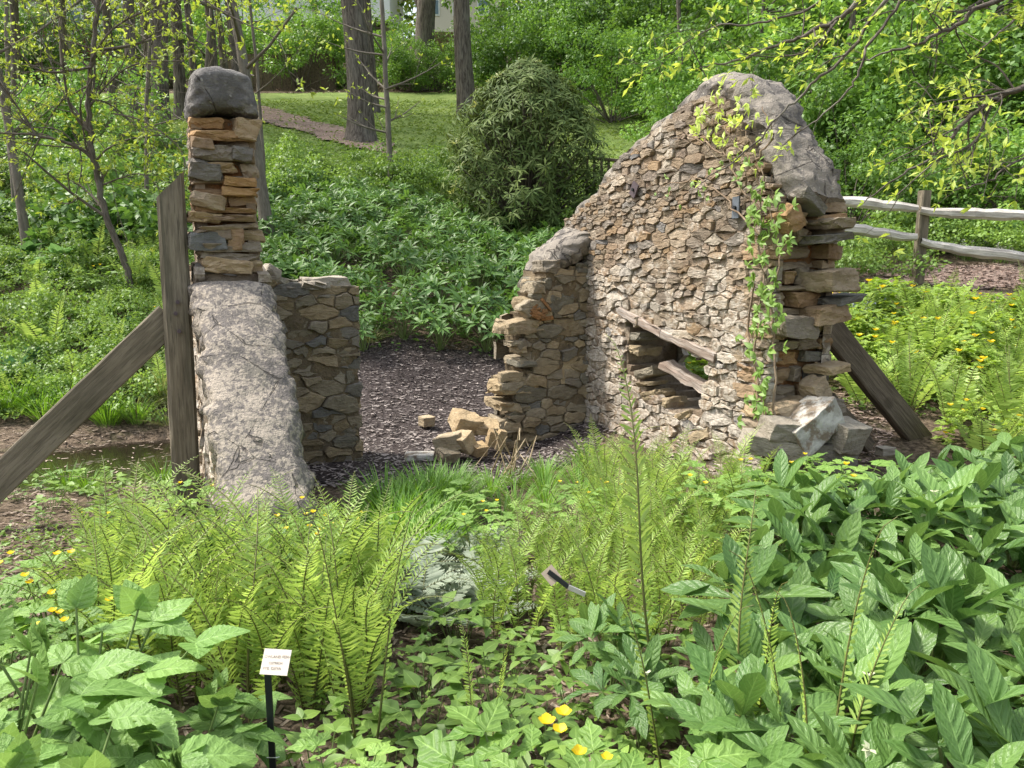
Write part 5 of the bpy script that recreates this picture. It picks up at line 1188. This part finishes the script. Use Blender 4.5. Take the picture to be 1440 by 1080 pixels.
for k, (px, D, dia) in enumerate(((862, 42, .35), (905, 40, .3), (985, 44, .5), (760, 45, .3), (1080, 42, .4), (450, 46, .4), (130, 47, .5), (30, 48, .5), (370, 50, .4), (820, 50, .5), (1180, 44, .5), (940, 52, .5), (1040, 54, .6))):
    tree('dark distant trunk in the wood beyond the lawn', px, D, dia, 15, rng.normal(0, .03), seed=40+k, group='trees in the far wood', cmat='shrub', nl=4200, cl=.22)
tree('broken grey snag trunk standing in the thicket behind the fence', 1308, 18.5, .36, 11, -.01, seed=60)
for k, (px, D, dia) in enumerate(((965, 23, .16), (1065, 21, .14), (1165, 19.5, .18), (1235, 20.5, .13), (1385, 18.5, .17), (1425, 21, .15))):
    tree('slim dark trunk rising through the thicket behind the rail fence', px, D, dia, 10, rng.normal(0, .05), seed=80+k, group='slim trunks in the thicket', cmat='shrub', nl=1800, cl=.1)
tree('leaning grey trunk low behind the pillar', 388, 11.5, .20, 6.5, -.14, 'bark_smooth', True, 61, cl=.06, nl=1500)
tree('slender leaning trunk at the far left edge', 42, 11.0, .13, 7, -.12, 'bark_smooth', True, 62, cl=.06, nl=1500)
# far wood masses filling the ridge
mb = MB(); rg = np.random.default_rng(77)
for k in range(130):
    D = rg.uniform(50, 85); x = rg.uniform(-.85, .85)*D; z = float(gz(x, D)); s = rg.uniform(2.5, 5)
    crown(mb, rg, (x, D, z+rg.uniform(.5, 9)), (s, s, s*.8), 520, .42, 18, .32, 0, RHOMBW, -.9)
tag(mb.build('far_wood', M['shrub']), kind='stuff')
mb = MB()
for k in range(60):
    D = rg.uniform(48, 75); x = rg.uniform(-.8, .8)*D; z = float(gz(x, D)); s = rg.uniform(2, 4)
    crown(mb, rg, (x, D, z+rg.uniform(3, 10)), (s, s, s*.7), 420, .34, 18, .32, 0, RHOMBW, -.9)
tag(mb.build('far_spring_foliage', M['yellowgreen']), kind='stuff')

# slender multi stemmed tree on the left, saplings and overhanging branches
LT = leaf_t(2, .42, .2, .2, 'lance')
def smooth(pts, k=6):
    q = np.array(pts, float); n = len(q); t = np.linspace(0, n-1, (n-1)*k+1); o = []
    for s in t:
        i = min(int(s), n-2); f = s-i; p0, p1, p2, p3 = q[max(i-1, 0)], q[i], q[i+1], q[min(i+2, n-1)]
        o.append(.5*(2*p1+(p2-p0)*f+(2*p0-5*p1+4*p2-p3)*f*f+(3*p1-p0-3*p2+p3)*f**3))
    return np.array(o)
def leafclump(ml, c, d, rg, n, L, m=0):
    dd = nrmz(d)+rg.normal(0, .75, (n, 3))+[0, 0, .35]; ml.inst(LT, frames(dd, np.array([0, 0, 1.])+rg.normal(0, .5, (n, 3)), L*rg.uniform(.6, 1.25, n)), np.tile(c, (n, 1)), rg.random(n), m)
def branch(mw, ml, pts, r0, r1, rg, ntw, tl, L, nl=4, sub=2, grav=0., end=True):
    q = smooth(pts); seg = len(q); q[1:-1] += rg.normal(0, np.linalg.norm(q[-1]-q[0])*.0016, (seg-2, 3)); mw.tube(q, np.linspace(r0, r1, seg), 6 if r0 > .01 else 4, 0, rg.random(), False)
    for k in range(ntw):
        s = rg.uniform(.12, 1); i = min(int(s*(seg-1)), seg-2); t = nrmz(q[i+1]-q[i]); d = nrmz(t*.9+rg.normal(0, .65, 3)+[0, 0, grav]); l = tl*rg.uniform(.4, 1.2)
        rr = max(r1, (r0+(r1-r0)*s)*.5)
        p2 = q[i]+d*l*.5+rg.normal(0, l*.08, 3); p3 = q[i]+d*l+rg.normal(0, l*.14, 3)+[0, 0, grav*l*.3]
        if sub: branch(mw, ml, [q[i], p2, p3], rr, rr*.45, rg, 3 if sub > 1 else 2, l*.55, L, nl, sub-1, grav)
        else:
            mw.tube([q[i], p2, p3], [rr, rr*.8, rr*.5], 4, 0, .5, False)
            leafclump(ml, p3, d, rg, nl, L); leafclump(ml, p2, d, rg, max(1, nl//2), L)
    if end: leafclump(ml, q[-1], q[-1]-q[-2], rg, nl, L)
rg = np.random.default_rng(51); D0 = 9.6; g0 = px2(188, D0); b0 = np.array([g0[0], g0[1], float(gz(*g0))])
r = thing('slender_tree', 'slender multi stemmed tree with sparse bright spring leaves at the left', 'tree', tuple(b0)); mw, ml = MB(), MB()
W = lambda px, py, D=D0: P(px, py, D)
stem = [b0, W(176, 370), W(150, 305), W(137, 250), W(127, 190, 9.5), W(125, 130, 9.5), W(132, 60, 9.4), W(140, -20, 9.4), W(150, -160, 9.3)]
branch(mw, ml, stem, .045, .022, rg, 9, .9, .065, 6, 2, .1)
for pts, r0, nt in (([W(133, 225), W(105, 205, 9.5), W(50, 190, 9.3), W(0, 187, 9.2), W(-60, 180, 9)], .032, 9), ([W(50, 190, 9.3), W(35, 165, 9.3), W(10, 130, 9.2), W(-20, 90, 9)], .022, 8), ([W(128, 190, 9.5), W(110, 160, 9.6), W(90, 130, 9.8), W(60, 60, 10), W(30, 0, 10)], .022, 9),
                    ([W(134, 228), W(150, 210, 9.4), W(185, 195, 9.2), W(232, 190, 9)], .02, 8), ([W(126, 150, 9.5), W(150, 120, 9.4), W(190, 90, 9.2), W(260, 85, 9.0)], .02, 9), ([W(128, 85, 9.4), W(160, 40, 9.3), W(230, 5, 9.2), W(330, -20, 9.1)], .02, 9),
                    ([W(130, 100, 9.5), W(100, 70, 9.5), W(70, 20, 9.5), W(50, -40, 9.5)], .018, 8), ([W(160, 160, 9.4), W(200, 170, 9.2), W(250, 205, 9.1), W(262, 240, 9.0)], .014, 6), ([W(145, 260), W(170, 250, 9.4), W(200, 245, 9.2), W(230, 270, 9.1)], .014, 6),
                    ([W(140, 0, 9.4), W(220, -30, 9), W(320, 20, 8.6), W(400, 60, 8.4)], .016, 10), ([W(126, 140, 9.5), W(160, 150, 9.6), W(210, 200, 9.7), W(260, 260, 9.8)], .014, 6), ([W(128, 95, 9.4), W(60, 100, 9.2), W(10, 60, 9), W(-40, 40, 8.8)], .018, 9), ([W(125, 120, 9.5), W(80, 150, 9.8), W(40, 230, 10), W(20, 280, 10.2)], .014, 6)):
    branch(mw, ml, pts, r0*.8, .004, rg, nt+8, .75, .068, 7, 1, .08)
mw.build('trunk', M['twig'], r, tuple(b0)); ml.build('crown', M['yellowgreen'], r, tuple(b0))
def sapling(label, px, D, top, dia, nb, seed, tl=.9, L=.07, nl=3, lowest=.2):
    rg = np.random.default_rng(seed); q = px2(px, D); b = np.array([q[0], q[1], float(gz(*q))]); t = P(top, -30, D); r = thing('sapling', label, 'tree', tuple(b)); mw, ml = MB(), MB()
    t2 = t+(t-b)*.25; branch(mw, ml, [b, b*.5+t*.5+rg.normal(0, .03, 3), t, t2], dia, dia*.4, rg, 0, 1, L, nl)
    for k in range(nb):
        s = rg.uniform(lowest, 1.); p = b+(t-b)*s; a = rg.uniform(0, 6.28); l = tl*rg.uniform(.5, 1.2); d = np.array([math.cos(a), math.sin(a)*.6, rg.uniform(.1, .6)]); branch(mw, ml, [p, p+d*l*.5, p+d*l+[0, 0, .1]], dia*.35, .004, rg, 3, l*.5, L, nl, 0, .1)
    mw.build('trunk', M['bark_smooth'], r, tuple(b)); ml.build('crown', M['yellowgreen'], r, tuple(b))
sapling('thin straight sapling with yellow green leaves before the rhododendron', 549, 16.5, 535, .075, 11, 81, 1.5, .085, 4, .28)
sapling('thin bare sapling with scattered leaves right of the pillar', 372, 12.5, 348, .035, 8, 82, .9, .06, 4)
sapling('tall thin sapling left of the pillar', 205, 13, 215, .04, 10, 83, 1.0, .06, 4)
sapling('spindly sapling at the left edge of the lawn', 20, 13, 8, .045, 10, 84, 1.0, .06, 4)
sapling('spindly sapling close behind the upright post', 262, 12, 300, .035, 9, 85, 1.0, .06, 4, .4)
# overhanging tree, trunk beyond the right edge
rg = np.random.default_rng(52); tb = np.array([4.9, 4.3, 0.]); tb[2] = float(gz(tb[0], tb[1])); r = thing('overhanging_tree', 'tree leaning in from the right with thin branches and fresh yellow green leaves', 'tree', tuple(tb)); mw, ml = MB(), MB()
mw.tube(smooth([tb-[0, 0, .1], tb+[-.05, 0, 1.5], tb+[.0, .1, 3.], tb+[.1, 0, 5], tb+[.2, .1, 7.5]]), np.linspace(.16, .06, 25), 10, 0, .5)
Q = lambda px, py, D: P(px, py, D)
for pts, r0, nt in (([tb+[0, 0, 2.3], Q(1560, 95, 4.2), Q(1440, 124, 4.0), Q(1395, 143, 4.0), Q(1355, 172, 3.9), Q(1320, 215, 3.9), Q(1270, 245, 3.8), Q(1215, 285, 3.8)], .026, 15), ([Q(1440, 124, 4.0), Q(1400, 133, 3.8), Q(1360, 138, 3.7), Q(1300, 150, 3.6)], .010, 8), ([tb+[0, 0, 3.0], Q(1620, -60, 4.3), Q(1400, 2, 4.2), Q(1345, 35, 4.2), Q(1290, 60, 4.1), Q(1240, 76, 4.1), Q(1190, 90, 4.1)], .022, 12),
                    ([tb+[0, 0, 3.6], Q(1600, -160, 4.2), Q(1360, -70, 4.2), Q(1218, 0, 4.2), Q(1178, 27, 4.2), Q(1130, 52, 4.2), Q(1080, 68, 4.2), Q(1020, 88, 4.2), Q(978, 98, 4.2)], .026, 12), ([tb+[0, 0, 3.4], Q(1500, -140, 4), Q(1300, -60, 4), Q(1245, 0, 4), Q(1190, 78, 4), Q(1140, 120, 4), Q(1095, 165, 4), Q(1040, 220, 4.), Q(985, 258, 4.1)], .016, 9),
                    ([tb+[0, 0, 3.4], Q(1520, -120, 3.8), Q(1340, -60, 3.8), Q(1270, 0, 3.8), Q(1215, 75, 3.8), Q(1200, 120, 3.8), Q(1150, 165, 3.9), Q(1100, 205, 4.0)], .014, 9), ([Q(1395, 143, 4.0), Q(1370, 200, 3.9), Q(1320, 225, 3.8), Q(1260, 275, 3.7)], .010, 9), ([tb+[0, 0, 1.9], Q(1540, 190, 4), Q(1440, 222, 3.8), Q(1390, 255, 3.7), Q(1340, 268, 3.6)], .012, 9),
                    ([tb+[0, 0, 3.1], Q(1560, -20, 4.1), Q(1440, 20, 4), Q(1400, 50, 3.9), Q(1370, 80, 3.9)], .012, 8), ([Q(1178, 27, 4.2), Q(1140, 70, 4.1), Q(1090, 80, 4.1), Q(1040, 75, 4.1)], .008, 6), ([tb+[0, 0, 3.6], Q(1500, -140, 4.3), Q(1240, -60, 4.4), Q(1150, 5, 4.4), Q(1080, 30, 4.4), Q(1000, 40, 4.4), Q(940, 75, 4.4)], .014, 10)):
    branch(mw, ml, pts, r0*.85, .0025, rg, nt+1, .32, .047, 4, 1, .05)
mw.build('trunk', M['twig'], r, tuple(tb)); ml.build('crown', M['yellowgreen'], r, tuple(tb))

# ------------------------------------------------------------------ fences, house, far things
r0 = P(1292, 384, 10.0); fz = float(gz(r0[0], r0[1])); r = thing('rail_fence', 'silvered split rail fence with two rails beside the mulch path', 'fence', (r0[0], r0[1], fz)); KO = (r0[0], r0[1], fz)
px_posts = [(1130, 10.15), (1292, 10.0), (1475, 9.75)]
pp = []
for k, (px, D) in enumerate(px_posts):
    q = px2(px, D); z = float(gz(*q)); pp.append(np.array([q[0], q[1], z])); mb = MB(); mb.strut(pp[-1]-[0, 0, .15], np.array([q[0], q[1], P(px, 268, D)[2]]), .125, .12, (1, .1, 0), .3+.2*k, 0, 8, .006, seed=k); mb.build('post', M['timber'], r, KO)
def rail(a, b, w, seed):
    rg = np.random.default_rng(seed); t = np.linspace(0, 1, 14); d = b-a; pts = a+d*t[:, None]+np.stack([rg.normal(0, .006, 14), rg.normal(0, .006, 14), np.cumsum(rg.normal(0, .008, 14))-.02*np.sin(t*PI)], -1); mb = MB()
    mb.tube(pts, w*(.62+.38*np.sin(PI*(t*.9+.05)))*(1+rg.normal(0, .05, 14)), 7, 0, rg.random())
    for f in mb.f: pass
    mb.f = [(f, m, False) for f, m, _ in mb.f]; mb.build('rail', M['rail_wood'], r, KO)
for (p1, y1, p2, y2, D1, D2, sd_) in ((1130, 278, 1290, 294, 10.1, 9.93, 1), (1294, 294, 1490, 304, 9.93, 9.6, 2), (1130, 312, 1290, 332, 10.1, 9.93, 3), (1294, 340, 1490, 366, 9.93, 9.6, 4)):
    rail(P(p1, y1, D1), P(p2, y2, D2), .072, sd_)
# short boardwalk railing behind the rhododendron
q = px2(840, 15.5); b = np.array([q[0], q[1], float(gz(*q))]); r = thing('wooden_railing', 'short brown wooden railing between the rhododendron and the gable wall', 'railing', tuple(b))
tz = P(840, 222, 15.5)[2]; x0, x1 = P(826, 222, 15.5)[0], P(905, 222, 15.5)[0]
mb = MB(); mb.strut([x0, b[1], tz], [x1, b[1]-.2, tz-.12], .09, .05, (0, 1, 0), .4); mb.build('handrail', M['timber_dark'], r, tuple(b))
for k in range(9):
    x = x0+(x1-x0)*k/8; mb = MB(); mb.strut([x, b[1]-.02*k, b[2]-.3], [x, b[1]-.02*k, tz-.03-.015*k], .05, .05, (1, 0, 0), k/9); mb.build('baluster', M['timber_dark'], r, tuple(b))
# board fence and log at the top left, house roofs
a, b = P(322, 112, 36), P(470, 108, 36); za, zb = float(gz(a[0], 36)), float(gz(b[0], 36)); r = thing('board_fence', 'dark brown board fence at the wood edge behind the pillar', 'fence', (a[0], a[1], za)); KO = (a[0], a[1], za)
mb = MB(); n = 22
for k in range(n):
    x = a[0]+(b[0]-a[0])*(k+.5)/n; z = za+(zb-za)*(k+.5)/n; mb.box((x, 36+.02*(k % 2), z+.75), (b[0]-a[0])/n*.93, .03, 1.7, rnd=k/n)
mb.build('boards', M['timber_dark'], r, KO)
for k in range(4):
    x = a[0]+(b[0]-a[0])*k/3; mb = MB(); mb.box((x, 36.12, za+.8), .12, .12, 2.); mb.build('post', M['timber_dark'], r, KO)
l0, l1 = G(385, 112), G(445, 104); c = (l0+l1)/2; mb = MB(); mb.tube([l0+[0, 0, .25], c+[0, 0, .28], l1+[0, 0, .25]], [.26, .24, .22], 10, 0, .3); tag(mb.build('fallen_log', M['bark'], None, tuple(c)), 'fallen dark log lying below the board fence', 'log')
def house(label, px, D, w, h, z0, wallm, roofm, loc_rot=0, eave=.4, rh=1.4):
    c = P(px, z0, D); z = c[2]; base = (c[0], D, z); r = thing('house', label, 'house', base); mb = MB(); mb.box((0, 0, h/2), w, 6, h); o = mb.build('wall', M[wallm], r)
    mb = MB(); e = w/2+eave; V = [(-e, -3.4, h), (e, -3.4, h), (e, 3.4, h), (-e, 3.4, h), (-e*.7, 0, h+rh), (e*.7, 0, h+rh)]
    mb.add(V, [(0, 1, 5, 4), (2, 3, 4, 5), (1, 2, 5), (3, 0, 4), (3, 2, 1, 0)], None, .5, 0, False); mb.build('roof', M[roofm], r)
    for k in (-1, 0, 1):
        mb = MB(); mb.box((k*w*.3, -3.02, h*.58), w*.14, .06, h*.4); f = mb.build('window', M['house_white'], r); mb = MB(); mb.box((k*w*.3, -3.06, h*.58), w*.11, .03, h*.33); mb.build('pane', M['glass'], f)
    return r
house('cream house with a grey roof far behind the furrowed trunk', 650, 48, 4.6, 2.2, 66, 'house_wall', 'house_roof')
house('white roofed house at the top behind the pillar', 440, 52, 11, 3.2, 50, 'house_white', 'house_roof')
house('white house far behind the slender tree', 100, 52, 7, 2.6, 82, 'house_white', 'house_roof')
house('small dark red shed behind the slender tree', 132, 47, 2.2, 1.3, 92, 'red_brick', 'house_roof', rh=.7)
# lawn blades along the near edge of the lawn
scatter_mesh('lawn_grass', [(-12, 17), (6, 17), (7, 30), (-17, 30)], 26000, (.10, .22), M['lawn_blade'], rng, (-.02, .02), (RHOMB[0]*[.5, 1, 1], RHOMB[1], RHOMB[2]))
scatter_mesh('slope_ground_cover', [px2(-120, 8.2), px2(260, 8.6), px2(400, 10), px2(400, 18), px2(-120, 18)], 16000, (.04, .09), M['weed'], rng, (.0, .16), RHOMBW)
scatter_mesh('slope_ground_cover', [px2(380, 15), px2(900, 15), px2(900, 19), px2(380, 21)], 9000, (.05, .10), M['weed'], rng, (.0, .2), RHOMBW)
scatter_mesh('bed_ground_cover', [px2(1190, 6.2), px2(1560, 5.8), px2(1560, 9.3), px2(1190, 9.2)], 7000, (.03, .07), M['weed'], rng, (.0, .12), RHOMBW)
scatter_mesh('bank_ground_cover', bank, 7000, (.05, .10), M['hell_bank'], rng, (.02, .22), RHOMB)
scatter_mesh('near_ground_cover', [px2(-100, 4.0), px2(250, 4.2), px2(1000, 4.2), px2(1500, 4.0), px2(1500, 2.8), px2(-100, 2.8)], 3500, (.015, .04), M['weed'], rng, (.0, .07), RHOMBW, clump=.2)
scatter_mesh('wood_floor_litter', [(-30, 33), (30, 33), (40, 60), (-40, 60)], 9000, (.1, .25), M['litter'], rng, (.0, .05), CHIP)
